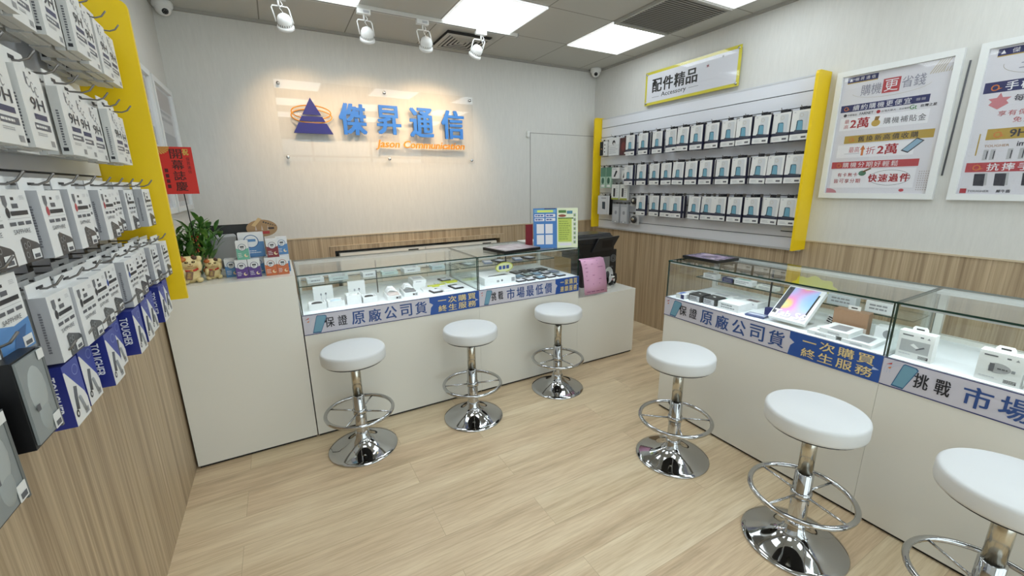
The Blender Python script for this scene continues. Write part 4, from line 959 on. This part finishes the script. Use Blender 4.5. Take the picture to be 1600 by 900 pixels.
for i, ch in enumerate('開幕誌慶'): b.text(ch, O, X, Z, (.072, .174-i*.053, .122, .221-i*.053), mat('3A0E10', .5), .0008, .012)
b.text('祝', O, X, Z, (.124, .192, .150, .224), GOLD, .0008, .03)
for i, ch in enumerate('傑昇通信'): b.text(ch, O, X, Z, (.135, .165-i*.021, .150, .182-i*.021), mat('4A1214', .5), .0008)
for i in range(4): b.rect(O, X, Z, (.04, .03+i*.026, .054, .048+i*.026), mat('4A1214', .5), .0008)
for i in range(7):
    a = math.pi/2*i/6-math.pi/2; b.poly(O, X, Z, [(.02, CH-.002), (.02+.045*math.cos(a-.08)+.01, CH-.002+.035*math.sin(a-.08)), (.02+.045*math.cos(a+.08)+.01, CH-.002+.035*math.sin(a+.08))], GOLD, .0007)
b.build('card', t)
def monitor(label, loc, rz, W, Hh, m, tilt):
    t = thing('monitor', label, 'monitor', loc, rz)
    MB().rbox((-.06, -.02, 0), (.06, .08, .012), m, .01).build('foot', t)
    MB().tube([(0, .04, .012), (0, .03, Hh*.6)], .012, m, 12).build('neck', t)
    M = Matrix.Translation((0, 0, .06+Hh/2)) @ Matrix.Rotation(tilt, 4, 'X')
    MB().rbox((-W/2, -.012, -Hh/2), (W/2, .022, Hh/2), m, .008, M).build('housing', t)
monitor('grey back of a till monitor behind the plant', (-.303, 2.925, T1), .35, .13, .155, mat('A5A6A6', .4), .35)
monitor('black monitor standing behind the supplement boxes', (-.25, 3.06, T1), .05, .30, .20, BLACK, -.1)
def jar(loc, m, h, r, lab):
    o = MB().lathe([(r*.8, 0), (r, .004), (r, h*.7), (r*.8, h*.8), (r*.8, h), (0, h)], m, 20).build('small_cup', loc=loc); tag(o, lab, 'cup')
jar((-.295, 2.76, T1), WHITE, .035, .024, 'small white cup between the cats and the supplement boxes')
jar((-.315, 3.02-.03, T1), mat('C9A98A', .4), .045, .02, 'small tan cup behind the white cup')

# ------------------------------------------------------------------ things on top of the glass cases
def tray(name, label, cat, loc, rz, W, D, Hh, screen):
    t = thing(name, label, cat, loc, rz)
    bevel(MB().box((-W/2, -D/2, 0), (W/2, D/2, Hh), BLACK).build('body', t), .004)
    MB().box((-W/2+.014, -D/2+.014, Hh), (W/2-.014, D/2-.014, Hh+.001), screen).build('screen', t)
SC1 = screen_mat('pale_pink_sheet', [(.3, 'B9A9B4'), (.6, 'D6CCD2')], (20, 20, 20)); SC2 = screen_mat('lilac_screen', [(.3, '3B2A4A'), (.45, '8C7A9E'), (.6, 'BFAFC4'), (.7, '5A3A5E')], (11, 11, 11))
tray('framed_display_tray', 'black framed tray lying on the middle glass case', 'tray', (1.50, 2.70, HG), math.radians(9), .33, .28, .020, SC1)
tray('tablet_computer', 'black tablet with purple screen lying on far end of right glass counter', 'tablet', (2.35, 1.645, HG), math.radians(-2), .20, .255, .016, SC2)
# folded standing card
t = thing('standing_card', 'blue and green folded information card standing on the middle glass case', 'card', (1.675, 2.665, HG), math.radians(-24))
def face(b, O, U, V, Wd, base, kind):
    b.rect(O, U, V, (0, 0, Wd, .30), base, .0002)
    if kind:
        b.rect(O, U, V, (.008, .265, Wd-.01, .29), mat('6CA3C8', .5)); b.lines(O, U, V, (.03, .268, Wd-.03, .287), 1, mat('CFE06A', .5), .9, .0008, False)
        b.rect(O, U, V, (.085, .292, Wd-.01, .299), NAVY)
        for u in (.010, .094):
            for v in (.234, .204): b.rect(O, U, V, (u, v, u+.075, v+.022), PAPER); b.lines(O, U, V, (u+.006, v+.004, u+.068, v+.018), 1, BLUE, .7, .0008)
        for u in (.025, .092):
            for v in (.110, .028): b.rect(O, U, V, (u, v, u+.056, v+.072), PAPER)
    else:
        b.rect(O, U, V, (.008, .045, .112, .225), mat('B9C95A', .5)); b.rect(O, U, V, (.008, .218, .125, .228), mat('4E7A3A', .5)); b.lines(O, U, V, (.016, .058, .106, .208), 9, mat('8FA344', .5), .5, .0008)
        b.lines(O, U, V, (.012, .262, .07, .285), 1, mat('4E7A3A', .5), .9, .0008, False); b.lines(O, U, V, (.075, .255, .118, .280), 1, mat('4A7E96', .5), .9, .0008, False)
        b.oval(O, U, V, (.04, .242), .03, .010, mat('8C4A34', .5))
        for k in range(7): b.rect(O, U, V, (.124, .03+k*.034, .146, .056+k*.034), LGREY, .0006); b.rect(O, U, V, (.128, .034+k*.034, .140, .050+k*.034), mat('7C9A5A', .5), .0008)
        b.rect(O, U, V, (.02, .016, .11, .034), PAPER)
lean = Vector((0, .10, 1)).normalized()
for nm, O, U, Wd, base, k in (('blue_leaf', Vector((0, 0, 0)), Vector((1, 0, 0)), .182, mat('3F77B8', .5), 1), ('green_leaf', Vector((.182, 0, 0)), Vector((math.cos(-.10), math.sin(-.10), 0)), .158, mat('DCE3C4', .5), 0)):
    b = MB(); b.prism([(0, 0), (Wd, 0), (Wd, .30), (0, .30)], O, U, lean, .002, PAPER); face(b, O, U, lean, Wd, base, k); b.build(nm, t)
MB().prism([(0, 0), (.30, 0), (.30, .2), (0, .2)], (.02, .105, 0), X, Vector((0, -.38, .92)).normalized(), .002, PAPER).build('prop_leaf', t)
o = MB().box((-.03, 0, 0), (.03, .012, .165), mat('8A2430', .5)).build('red_booklet', loc=(1.738, 2.83, HG), rotz=-.1); tag(o, 'dark red booklet standing behind the blue half of the card', 'booklet')
o = MB().box((0, 0, 0), (.16, .13, .006), WHITE).build('paper_pad', loc=(1.79, 2.975, HG), rotz=.05); tag(o, 'white paper pad lying at the back of the middle case', 'paper')

# ------------------------------------------------------------------ computer, printer, sheet on the low cabinet
ZL = .5923
t = thing('desktop_computer', 'black computer tower with silver panel on the low white cabinet', 'computer', (2.45, 2.85, ZL), 0)
MB().box((-.20, -.06, 0), (.19, .24, .315), mat('1A1A1C', .4)).build('case', t)
MB().box((.015, -.064, .06), (.11, -.06, .255), mat('8B8E92', .35, .6)).build('connector_panel', t)
b = MB().lathe([(0, 0), (.036, 0), (.036, .004), (.030, .005)], BLACK, 24, Matrix.Translation((.150, -.060, .235)) @ Matrix.Rotation(math.pi/2, 4, 'X'))
for r in (.012, .022, .032): b.ring((.150, -.065, .235), r, .0014, GREY, 24, Matrix.Rotation(math.pi/2, 4, 'X'))
b.build('fan_grille', t)
b = MB()
for k in range(3): b.box((.115, -.063, .09+k*.03), (.155, -.06, .105+k*.03), mat('4E5054', .4))
b.build('sockets', t)
b = MB()
for k in range(6):
    r = .035+.006*k; b.tube([(.03+r*math.cos(a)*.75, -.075-.003*k, .105+r*1.1*math.sin(a)) for a in [math.radians(200-k*8)-math.radians(25)*i for i in range(11)]], .0028, mat('D2D2D0', .4), 6)
tag(b.build('power_cable', loc=(2.455, 2.80, ZL)), 'bundle of white cables looped beside the pink sheet', 'cable')
t = thing('printer', 'black printer with raised paper tray on top of the computer', 'printer', (2.37, 2.86, ZL+.315), 0)
PB1 = mat('161617', .35); PB2 = mat('222224', .3)
b = MB().prism([(-.13, 0), (.19, 0), (.19, .10), (.17, .125), (-.10, .135), (-.13, .12)], (.18, 0, 0), Y, Z, .42, PB1); b.build('housing', t)
MB().box((-.235, -.136, .030), (.02, -.13, .085), BLACK).build('paper_slot', t)
M = Matrix.Translation((.075, -.15, .005)) @ Matrix.Rotation(math.radians(-8), 4, 'X')
b = MB().prism([(-.12, 0), (.10, .012), (.17, .128), (-.055, .118)], (.04, -.15, .005), X, Vector((0, -.12, 1)).normalized(), .016, PB2); p = b.build('control_panel', t)
b = MB().rect((.04, -.15, .005), X, Vector((0, -.12, 1)).normalized(), (-.02, .035, .095, .098), BLACK, .0006); b.build('display', p)
MB().prism([(-.10, .137), (.17, .127), (.15, .150), (-.08, .155)], (.175, 0, 0), Y, Z, .41, PB2).build('lid', t)
t = thing('pink_notice_sheet', 'pink printed sheet curving over the front edge of the low cabinet', 'notice', (2.03, YC, ZL), 0)
PK_ = mat('DDA9C8', .5); PKD = mat('9A5F86', .5)
prof = [(.05, .31), (.02, .305), (.004, .25), (-.004, .18), (-.008, .10), (-.010, .02)]
def psheet(u, k, off=0):
    y, z = prof[k]; return (u*.235+.014*k*.55, y-.012-off, z)
vs = []; b = MB()
for k in range(6):
    for u in (0, 1): vs.append(psheet(u, k))
b.add(vs, [(2*k+1, 2*k, 2*k+2, 2*k+3) for k in range(5)], PK_, True)
o = b.build('sheet', t); so = o.modifiers.new('solid', 'SOLIDIFY'); so.thickness = .0012
def pq(u0, v0, u1, v1, m, b, off=.0012):       # print bands follow the sheet; v 0 = top
    def P(u, v):
        k = min(4, int(v*5)); f = v*5-k; a = Vector(psheet(u, k, off)); c = Vector(psheet(u, k+1, off)); return a.lerp(c, f)
    b.add([P(u0, v0), P(u1, v0), P(u1, v1), P(u0, v1)], [(3, 2, 1, 0)], m)
b = MB()
pq(.06, .10, .68, .15, PKD, b); pq(.06, .165, .95, .178, PKD, b)
for i in range(7):
    for j in range(3):
        if R.random() < .8: v = .24+i*.09; pq(.12+j*.27, v, .12+j*.27+.2*R.random()+.03, v+.018, mat('B97FA4', .5), b)
for k in range(4): pq(.1+.2*k, .935, .26+.2*k, .955, PKD, b)
b.build('printed_lines', t)
MB().tube([(.0, -.0, .30), (.0, -.004, .0)], .003, clear('holder_plastic', (.85, .85, .88)), 6).box((.0, .02, 0), (.24, .024, .29), ACRYL).build('clear_holder', t)
t = thing('phone_charger_bundle', 'small black gadget bundle beside the white cables', 'gadget', (2.535, 2.735, ZL), 0)
b = MB(); b.ell((0, 0, .05), (.03, .028, .05), BLACK); b.ell((.035, .01, .06), (.022, .02, .05), BLACK); b.ell((.01, -.01, .10), (.03, .02, .02), BLACK); b.tube([(.03, 0, .11), (.06, 0, .10), (.065, 0, .05), (.05, 0, .01)], .006, BLACK); b.build('body', t)
b = MB(); b.ell((.0, -.03, .085), (.018, .006, .008), WHITE); b.ell((.012, -.03, .055), (.007, .006, .014), WHITE); b.ell((-.004, -.028, .06), (.006, .004, .01), mat('C9898C', .4)); b.build('white_marks', t)
tag(MB().rbox((-.02, -.014, 0), (.02, .014, .016), mat('C9C6BE', .3), .006).build('key_fob', loc=(2.44, 2.66, ZL)), 'small silver key fob lying in front of the cables', 'key fob')
tag(MB().box((-.012, 0, 0), (.012, .22, .26), mat('B0925F', .5)).build('cardboard_panel', loc=(2.17, 2.86, ZL)), 'tan board standing between the glass case and the computer', 'board')

# ------------------------------------------------------------------ goods inside the cases (z of the deck)
ZD = HST
def smallbox(name, label, cat, loc, rz, W, D, Hh, m, draw=None, group=None, rot=None):
    b = MB().box((-W/2, 0, 0), (W/2, D, Hh), m)
    if draw: draw(b, W, D, Hh)
    o = b.build(name, loc=loc, rotz=rz, rot=rot); tag(o, label, cat, group); return o
WB = mat('E2E3E2', .4)
def d_top(b, W, D, Hh): b.rect((-W/2, 0, Hh), X, Y, (W*.15, D*.3, W*.85, D*.75), LGREY); b.lines((-W/2, 0, 0), X, Z, (W*.2, Hh*.3, W*.8, Hh*.7), 1, GREY)
# open earbud boxes
for i, (x, y, W, Hh, pod) in enumerate(((.135, 2.62, .095, .038, DARK), (.240, 2.635, .095, .036, mat('C9DCEA', .3)), (.345, 2.635, .085, .058, mat('D9D9D6', .3)), (.437, 2.62, .085, .038, DARK))):
    t = thing('earbud_box', ('open white earbud box with dark earbud, first from the left in the glass case', 'open white earbud box with pale blue tray, second from the left', 'taller white earbud box standing third from the left', 'open white earbud box with dark earbud, fourth from the left, by the tissue boxes')[i], 'box', (x, y, ZD), 0, 'earbud boxes in the left glass case')
    b = MB().box((-W/2, 0, 0), (W/2, .09, Hh-.01), WB)
    for a, c in (((-W/2, 0), (W/2, .006)), ((-W/2, .084), (W/2, .09)), ((-W/2, .006), (-W/2+.006, .084)), ((W/2-.006, .006), (W/2, .084))): b.box((a[0], a[1], Hh-.01), (c[0], c[1], Hh), WB)
    b.build('tray', t)
    MB().ell((0, .045, Hh-.006), (W*.33, .022, .008), pod, None, 14).build('earbud_case', t)
for i, (x, y, W, Hh) in enumerate(((.185, 2.79, .115, .105), (.385, 2.78, .105, .115))):
    def dl(b, W, D, Hh):
        O = Vector((-W/2, 0, 0))
        for k in (-1, 1): b.oval(O, X, Z, (W/2+k*.014, Hh*.5), .006, .008, mat('9FA3A8', .4)); b.rect(O, X, Z, (W/2+k*.014-.0015, Hh*.2, W/2+k*.014+.0015, Hh*.45), mat('B9BDC2', .4))
        b.oval(O, X, Z, (W/2+.014, Hh*.55), .004, .004, DARK, .0008)
    smallbox('earbud_picture_card', ('white card with earbud picture propped upright behind the first two boxes', 'white card with earbud picture propped upright behind the third box')[i], 'card', (x, y, ZD), 0, W, .016, Hh, WB, dl, 'propped earbud picture cards')
TIS = mat('F0F0F0', .7)
for i, (x, y) in enumerate(((.583, 2.60), (.70, 2.63))):
    t = thing('phone_box', ('open white phone box with tissue wrap, left of two in the glass case', 'open white phone box with grey screen and tissue wrap, right of two')[i], 'box', (x, y, ZD), -.06, 'tissue wrapped phone boxes')
    b = MB().box((-.045, 0, 0), (.045, .17, .028), WB); b.rect((-.045, 0, 0), X, Z, (.055, .008, .068, .02), BROWN if False else DARK); b.rect((-.045, 0, 0), X, Z, (.07, .006, .085, .022), GREY); b.build('tray', t)
    MB().box((-.034, .01, .028), (.034, .085, .034), mat('C9B9B4', .3) if i == 0 else mat('6E6F72', .3)).build('phone', t)
    b = MB()
    for k in range(9): yy = .09+k*.009; b.tube([(-.034, yy, .030), (-.015, yy+.004*(-1)**k, .048+.006*((k*5) % 3)), (.012, yy, .044+.006*((k*7) % 3)), (.034, yy+.003, .030)], .004, TIS, 6)
    b.build('tissue', t)
for k in range(3): smallbox('white_phone_box', 'flat white boxes, %s of the stack behind the tissue boxes' % ('bottom', 'middle', 'top')[k], 'box', (.80+.004*k, 2.79, ZD+.0225*k), -.05, .09, .16, .022, WB, d_top if k == 2 else None, 'stack of flat white boxes')
smallbox('white_phone_box', 'flat white box lying in front of the stacked flat boxes', 'box', (.845, 2.70, ZD), -.05, .08, .085, .012, WB, None)
YLW = mat('C9CC3A', .45)
smallbox('price_rail', 'yellow price strip lying at the middle of the left glass case', 'price strip', (.94, 2.80, ZD), .05, .13, .035, .012, YLW, None)
smallbox('price_rail', 'yellow price strip at the right end of the left glass case', 'price strip', (1.055, 2.86, ZD), .10, .13, .04, .012, YLW, None)
def phone(loc, rz, body, label, card=True, W=.072, D=.145, grp='display phones in the back row cases', cardc=None):
    t = thing('display_phone', label, 'phone', loc, rz, grp)
    MB().rbox((-W/2, 0, 0), (W/2, D, .009), body, .006).build('body', t)
    if card: MB().box((-W/2+.010, .015, .009), (W/2-.004, D*.68, .011), cardc or PAPER).build('price_card', t)
    return t
phone((.885, 2.625, ZD), .12, DARK, 'dark phone with white price card, leftmost phone in the left case', D=.11)
phone((.965, 2.64, ZD), .12, WB, 'white phone with pale card between the dark phones in the left case', D=.12)
phone((1.052, 2.655, ZD), .12, DARK, 'dark phone with white price card, rightmost in the left case', D=.12)
phone((.99, 2.80, ZD+.0), .12, WB, 'white phone lying behind the white phone in the left case', D=.11)
phone((1.06, 2.93, ZD), .1, DARK, 'dark phone at the rear right of the left case', D=.1)
def dlap(b, W, D, Hh):
    b.poly((-W/2, 0, Hh), X, Y, [(W*.18, D*.18), (W*.86, D*.18), (W*.80, D*.34), (W*.24, D*.26)], DARK); b.oval((-W/2, 0, 0), X, Z, (W*.55, Hh*.5), .008, .008, PRINTG); b.rect((-W/2, 0, 0), X, Z, (W*.86, Hh*.2, W*.97, Hh*.75), GREY); b.rect((-W/2, 0, 0), X, Z, (W*.38, Hh*.3, W*.46, Hh*.6), GREY)
smallbox('tablet_box', 'large white tablet box at left of the middle glass case', 'box', (1.362, 2.625, ZD), 0, .255, .25, .055, WB, dlap)
def bubble(label, loc, rz, s, m1=YLW, cloud=False, hz=0):
    t = thing('price_bubble', label, 'price sign', loc, rz)
    MB().tube([(0, .002, 0), (0, .002, .06*s+hz)], .002, GREY, 6).build('stick', t)
    b = MB(); O = Vector((0, 0, .085*s+hz)); n = 40
    pts = [((.085*s)*(1+(.08*math.cos(8*a) if cloud else 0))*math.cos(a), (.040*s)*(1+(.16*math.cos(8*a) if cloud else 0))*math.sin(a)) for a in [2*math.pi*i/n for i in range(n)]]
    b.prism(pts, O, X, Z, .002, m1)
    if not cloud:
        b.prism([(p[0]*.9, p[1]*.84) for p in pts], O+Vector((0, -.0006, 0)), X, Z, .0005, mat('E6E8B0', .5)); 
        for k in range(3): b.rect(O, X, Z, (-.055*s+k*.036*s, -.014*s, -.028*s+k*.036*s, .014*s), BLUE, .0016)
    b.build('card', t)
bubble('yellow oval price bubble with blue figures behind the large tablet box', (1.49, 2.80, ZD+.0), .15, 1.0)
xs = [1.535, 1.62, 1.72, 1.81, 1.905, 1.985]
pl = ['first', 'second', 'third', 'fourth', 'fifth', 'sixth']
cc = [PAPER, PAPER, SKINY, PAPER, mat('B9C6D6', .4), PAPER]
for i, x in enumerate(xs[:5]):
    phone((x, 2.60, ZD), .10, DARK, 'dark phone with card in the front row of the middle case, %s from the left' % pl[i], True, .074, .09, cardc=cc[i])
for i in range(5):
    phone((1.60+.085*i, 2.735, ZD), .12, DARK if i % 2 else mat('5C6A76', .3), 'phone with pale card in the second row of the middle case, %s from the left' % pl[i], True, .072, .09, cardc=[SKINY, mat('A9BCB8', .4), SKINY, PAPER, mat('8C93B0', .4)][i])
for i in range(4):
    phone((1.66+.085*i, 2.87, ZD), .12, BLACK, 'black phone in the rear row of the middle case, %s from the left' % pl[i], i % 2 == 0, .072, .09, cardc=GREY)
# goods on the glass shelves (back row)
ZS = HL+(HST-HL)+.101+.0002
sh = [(.16, .10, .03, WB), (.30, .12, .025, mat('C9D4D2', .4)), (.50, .09, .035, WB), (.64, .11, .02, mat('C4D6D0', .4)), (.80, .12, .03, WB), (1.0, .10, .025, mat('B9C9CC', .4))]
for i, (x, W, Hh, m) in enumerate(sh): smallbox('shelf_box', 'small pale box on the glass shelf of the left case, %s from the left' % pl[i], 'box', (x, 2.93, ZS), .05*(-1)**i, W, .09, Hh, m, d_top, 'boxes on the rear glass shelf')
for i in range(5): phone((1.27+.14*i, 2.92, ZS), .3*(-1)**i, DARK if i % 2 == 0 else mat('7C8AA4', .3), 'phone on the glass shelf of the middle case, %s from the left' % pl[i], True, .072, .12, 'shelf phones')
# right counter; local front faces -x
RZ = -math.pi/2
def rbox(name, label, x, y0, y1, D, Hh, m, draw=None, z=None, grp=None, rot=0.):
    return smallbox(name, label, 'box', (x, (y0+y1)/2, ZD if z is None else z), RZ+rot, y0-y1, D, Hh, m, draw, grp)
def dfl(c):
    def f(b, W, D, Hh): b.rect((-W/2, 0, Hh), X, Y, (W*.2, D*.3, W*.8, D*.7), c); b.lines((-W/2, 0, 0), X, Z, (W*.15, Hh*.2, W*.85, Hh*.85), 2, GREY, .5)
    return f
rbox('accessory_box', 'small white and blue box in the far corner of the right case', 2.135, 1.705, 1.645, .07, .028, WB, lambda b, W, D, Hh: (b.rect((-W/2, 0, Hh), X, Y, (W*.1, D*.1, W*.5, D*.9), BLUE), b.rect((-W/2, 0, 0), X, Z, (W*.6, 0, W, Hh), NAVY)))
rbox('accessory_box', 'thin white box with grey picture behind the white and blue box', 2.225, 1.72, 1.62, .09, .02, WB, dfl(LGREY))
def dblk(b, W, D, Hh): b.rect((-W/2, 0, 0), X, Z, (W*.06, Hh*.08, W*.86, Hh*.82), LGREY); b.lines((-W/2, 0, 0), X, Z, (W*.1, Hh*.2, W*.8, Hh*.7), 3, PRINTG, .6, .0008); b.oval((-W/2, 0, Hh), X, Y, (W*.5, D*.5), .008, .008, WHITE)
rbox('adapter_box', 'black topped adapter box, farther of two in the right case', 2.155, 1.625, 1.54, .09, .042, mat('2A2A2B', .4), dblk, None, 'black topped adapter boxes')
rbox('adapter_box', 'black topped adapter box, nearer of two beside the white box', 2.160, 1.53, 1.445, .09, .042, mat('2A2A2B', .4), dblk, None, 'black topped adapter boxes')
rbox('phone_box', 'plain white box beside the two black topped boxes', 2.150, 1.425, 1.30, .125, .042, WB, dfl(WB))
rbox('phone_box', 'white box with earphone picture behind the plain white box', 2.31, 1.40, 1.29, .10, .03, WB, dfl(mat('7C6A6A', .4)))
rbox('phone_box', 'white box with teal side behind the black topped boxes', 2.30, 1.61, 1.46, .10, .025, WB, lambda b, W, D, Hh: (b.rect((-W/2, 0, 0), X, Z, (W*.6, 0, W, Hh), mat('3E9A88', .4)), dfl(LGREY)(b, W, D, Hh)))
rbox('phone_box', 'thin dark navy box standing behind the blue phone', 2.25, 1.215, 1.16, .03, .04, NAVY)
phone((2.155, 1.215, ZD), RZ+.1, mat('2B3A6A', .3), 'dark blue phone lying before the tilted tablet box', True, .10, .06, 'phones in the right case', mat('B9BDD0', .4))
# tilted tablet box
t = thing('tablet_box', 'white tablet box with rainbow screen picture tilted in right glass case', 'box', (2.158, 1.145, ZD), RZ)
tl = math.radians(38); U_, V_ = X, Vector((0, math.cos(tl), math.sin(tl))); b = MB(); N_ = U_.cross(V_).normalized(); TH = .028
O = Vector((0, 0, .002))-N_*-TH
O = Vector((0, 0, .002)); top = O+N_*0+Vector((0, -math.sin(tl)*TH*0, TH))
b.prism([(0, 0), (.172, 0), (.172, .222), (0, .222)], top, U_, V_, TH*.8, WB)
SCR, nt, bs = new_mat('rainbow_wallpaper_print')
tc = nd(nt, 'ShaderNodeTexCoord'); mp = nd(nt, 'ShaderNodeMapping'); mp.inputs['Scale'].default_value = (8, 5, 8); nt.links.new(tc.outputs['Object'], mp.inputs[0])
nz = noise(nt, mp.outputs[0], 1, 0, .3); nt.links.new(ramp(nt, nz, [(.2, '8FB8E0'), (.36, 'A9BCE6'), (.45, 'C9A8DC'), (.52, 'E58FC0'), (.58, 'E8C27A'), (.66, '9FCFA8'), (.8, '86B8DC')]), bs.inputs['Base Color']); bs.inputs['Roughness'].default_value = .3
b.rect(top, U_, V_, (.004, .028, .030, .215), mat('3A3C46', .3)); b.rect(top, U_, V_, (.030, .028, .150, .215), SCR); b.rect(top, U_, V_, (.150, .028, .158, .19), BLACK)
b.oval(top, U_, V_, (.015, .2), .005, .005, BLACK, .0008)
b.text('Tab S6', top, U_, V_, (.010, .016, .162, .056), WHITE, .0016, .05)
b.text('Tab S6', top, U_, V_, (.013, .013, .165, .053), mat('A29CA8', .5), .001, .05)
b.rect(top, U_, -N_, (.07, .004, .10, .02), GREY) if False else None
b.build('box', t)
MB().box((.02, .10, 0), (.15, .15, .085), ACRYL).build('clear_stand', t)
bubble('yellow cloud shaped price card above the tilted tablet box', (2.43, 1.08, ZD), RZ, 1.2, mat('DDE03A', .45), True, .062)
b = MB().box((-.03, 0, 0), (.03, .003, .045), WHITE); b.lines((-.03, 0, 0), X, Z, (.005, .006, .055, .04), 3, DARK, .6)
tag(b.build('price_tag', loc=(2.36, .945, ZD+.0), rotz=RZ, rot=(0, .3, RZ)), 'small black and white tag beside the yellow cloud card', 'tag')
# brown hanging box
t = thing('cable_carton', 'brown carton with white hang tab beside the tilted tablet box', 'box', (2.305, .85, ZD+.0), RZ+.05)
b = MB().box((-.068, 0, 0), (.068, .05, .105), mat('96755A', .5)); O = Vector((-.068, 0, 0))
b.rect(O, X, Z, (0, 0, .136, .034), mat('C9BDB4', .5)); b.lines(O, X, Z, (.004, .004, .132, .03), 3, mat('A8524A', .5), .55, .0008)
b.build('carton', t); b = MB().box((-.024, .03, .105), (.024, .033, .125), WHITE); b.rect((-.012, .03, .112), X, Z, (0, 0, .024, .006), DARK); b.build('hang_tab', t)
def dph(b, W, D, Hh): b.poly((-W/2, 0, Hh), X, Y, [(W*.22, D*.18), (W*.82, D*.18), (W*.78, D*.82), (W*.26, D*.82)], mat('8B8D90', .3)); b.rect((-W/2, 0, 0), X, Z, (W*.3, Hh*.2, W*.7, Hh*.6), LGREY)
rbox('phone_box', 'white phone box, lowest at left under the upper picture box', 2.135, .945, .83, .15, .018, WB, dph, None, 'white phone boxes in the right case')
rbox('phone_box', 'white phone box with grey phone picture, top of the pile', 2.145, .90, .785, .14, .022, WB, dph, ZD+.0185, 'white phone boxes in the right case')
rbox('phone_box', 'white phone box with grey phone picture, right beside the pile', 2.135, .805, .695, .15, .018, WB, dph, None, 'white phone boxes in the right case')
rbox('phone_box', 'white box with round picture near the divider at the rear', 2.32, .755, .665, .05, .06, WB, lambda b, W, D, Hh: b.oval((-W/2, 0, 0), X, Z, (W*.55, Hh*.5), .02, .02, GREY))
for i, (y, W, Hh, m) in enumerate(((1.66, .09, .03, WB), (1.53, .08, .025, NAVY), (1.44, .12, .03, WB), (1.30, .11, .02, mat('D3D6CE', .4)), (.93, .12, .05, mat('C9D0D2', .4)), (.78, .10, .05, WB))):
    rbox('shelf_box', 'small box on the rear glass shelf of the right case, %s from the far end' % pl[i], 2.385, y+W/2, y-W/2, .05, Hh, m, dfl([LGREY, WHITE, mat('3E9A88', .4), GREY, LGREY, GREY][i]), ZS, 'boxes on the right rear glass shelf')
# charger boxes
def charger(x, y, label, kind, rot=0):
    t = thing('charger_box', label, 'box', (x, y, ZD), RZ+rot, 'white charger boxes')
    W, Hh, T = .108, .112, .045; CB = mat('DADAD6', .45); O = Vector((-W/2, 0, 0))
    b = MB().box((-W/2, 0, 0), (W/2, T, Hh), CB)
    b.lines(O, X, Z, (.012, .094, .045, .100), 1, PRINTG, .8, .0006, False); b.rect(O, X, Z, (.066, .094, .076, .099), PRINTG); b.poly(O, X, Z, [(.086, .092), (.096, .092), (.091, .101)], GREY)
    b.rect(O, X, Z, (.070, .008, .100, .020), DARK); b.lines(O, X, Z, (.07, .009, .1, .019), 2, CB, .4, .0008); b.lines(O, X, Z, (.01, .014, .05, .022), 1, LGREY)
    if kind == 1:
        b.rect(O, X, Z, (.010, .028, .098, .078), mat('A9AAA9', .5)); b.poly(O, X, Z, [(.04, .058), (.062, .045), (.07, .050), (.05, .066)], WHITE, .0008); b.poly(O, X, Z, [(.06, .040), (.085, .055), (.082, .060), (.06, .046)], PRINTG, .001)
    else:
        b.prism([(.034+.034*math.cos(a)*(1 if math.cos(a) > 0 else .6)+.014, .055+.019*math.sin(a)) for a in [2*math.pi*i/20 for i in range(20)]], O+Vector((0, -.0006, 0)), X, Z, .0005, mat('A2A2A2', .4)); b.rect(O, X, Z, (.030, .04, .042, .07), PRINTG, .0012); b.lines(O, X, Z, (.05, .05, .075, .058), 1, PRINTG, .6, .0012)
        b.rect(O, X, Z, (.083, .048, .092, .058), GREY, .0008)
    b.build('carton', t)
    b = MB(); b.prism([(-.024, 0), (.024, 0), (.024, .012), (.018, .020), (-.018, .020), (-.024, .012)], (0, T*.6, Hh), X, Z, .002, CB); b.rect((0, T*.6, Hh), X, Z, (-.012, .006, .012, .012), DARK); b.build('hang_tab', t)
charger(2.157, .569, 'white charger box with grey cable picture just past the divider', 1)
charger(2.142, .338, 'white charger box with round plug picture near the right edge', 2)
charger(2.150, .215, 'white charger box partly cut off by the right edge', 2)
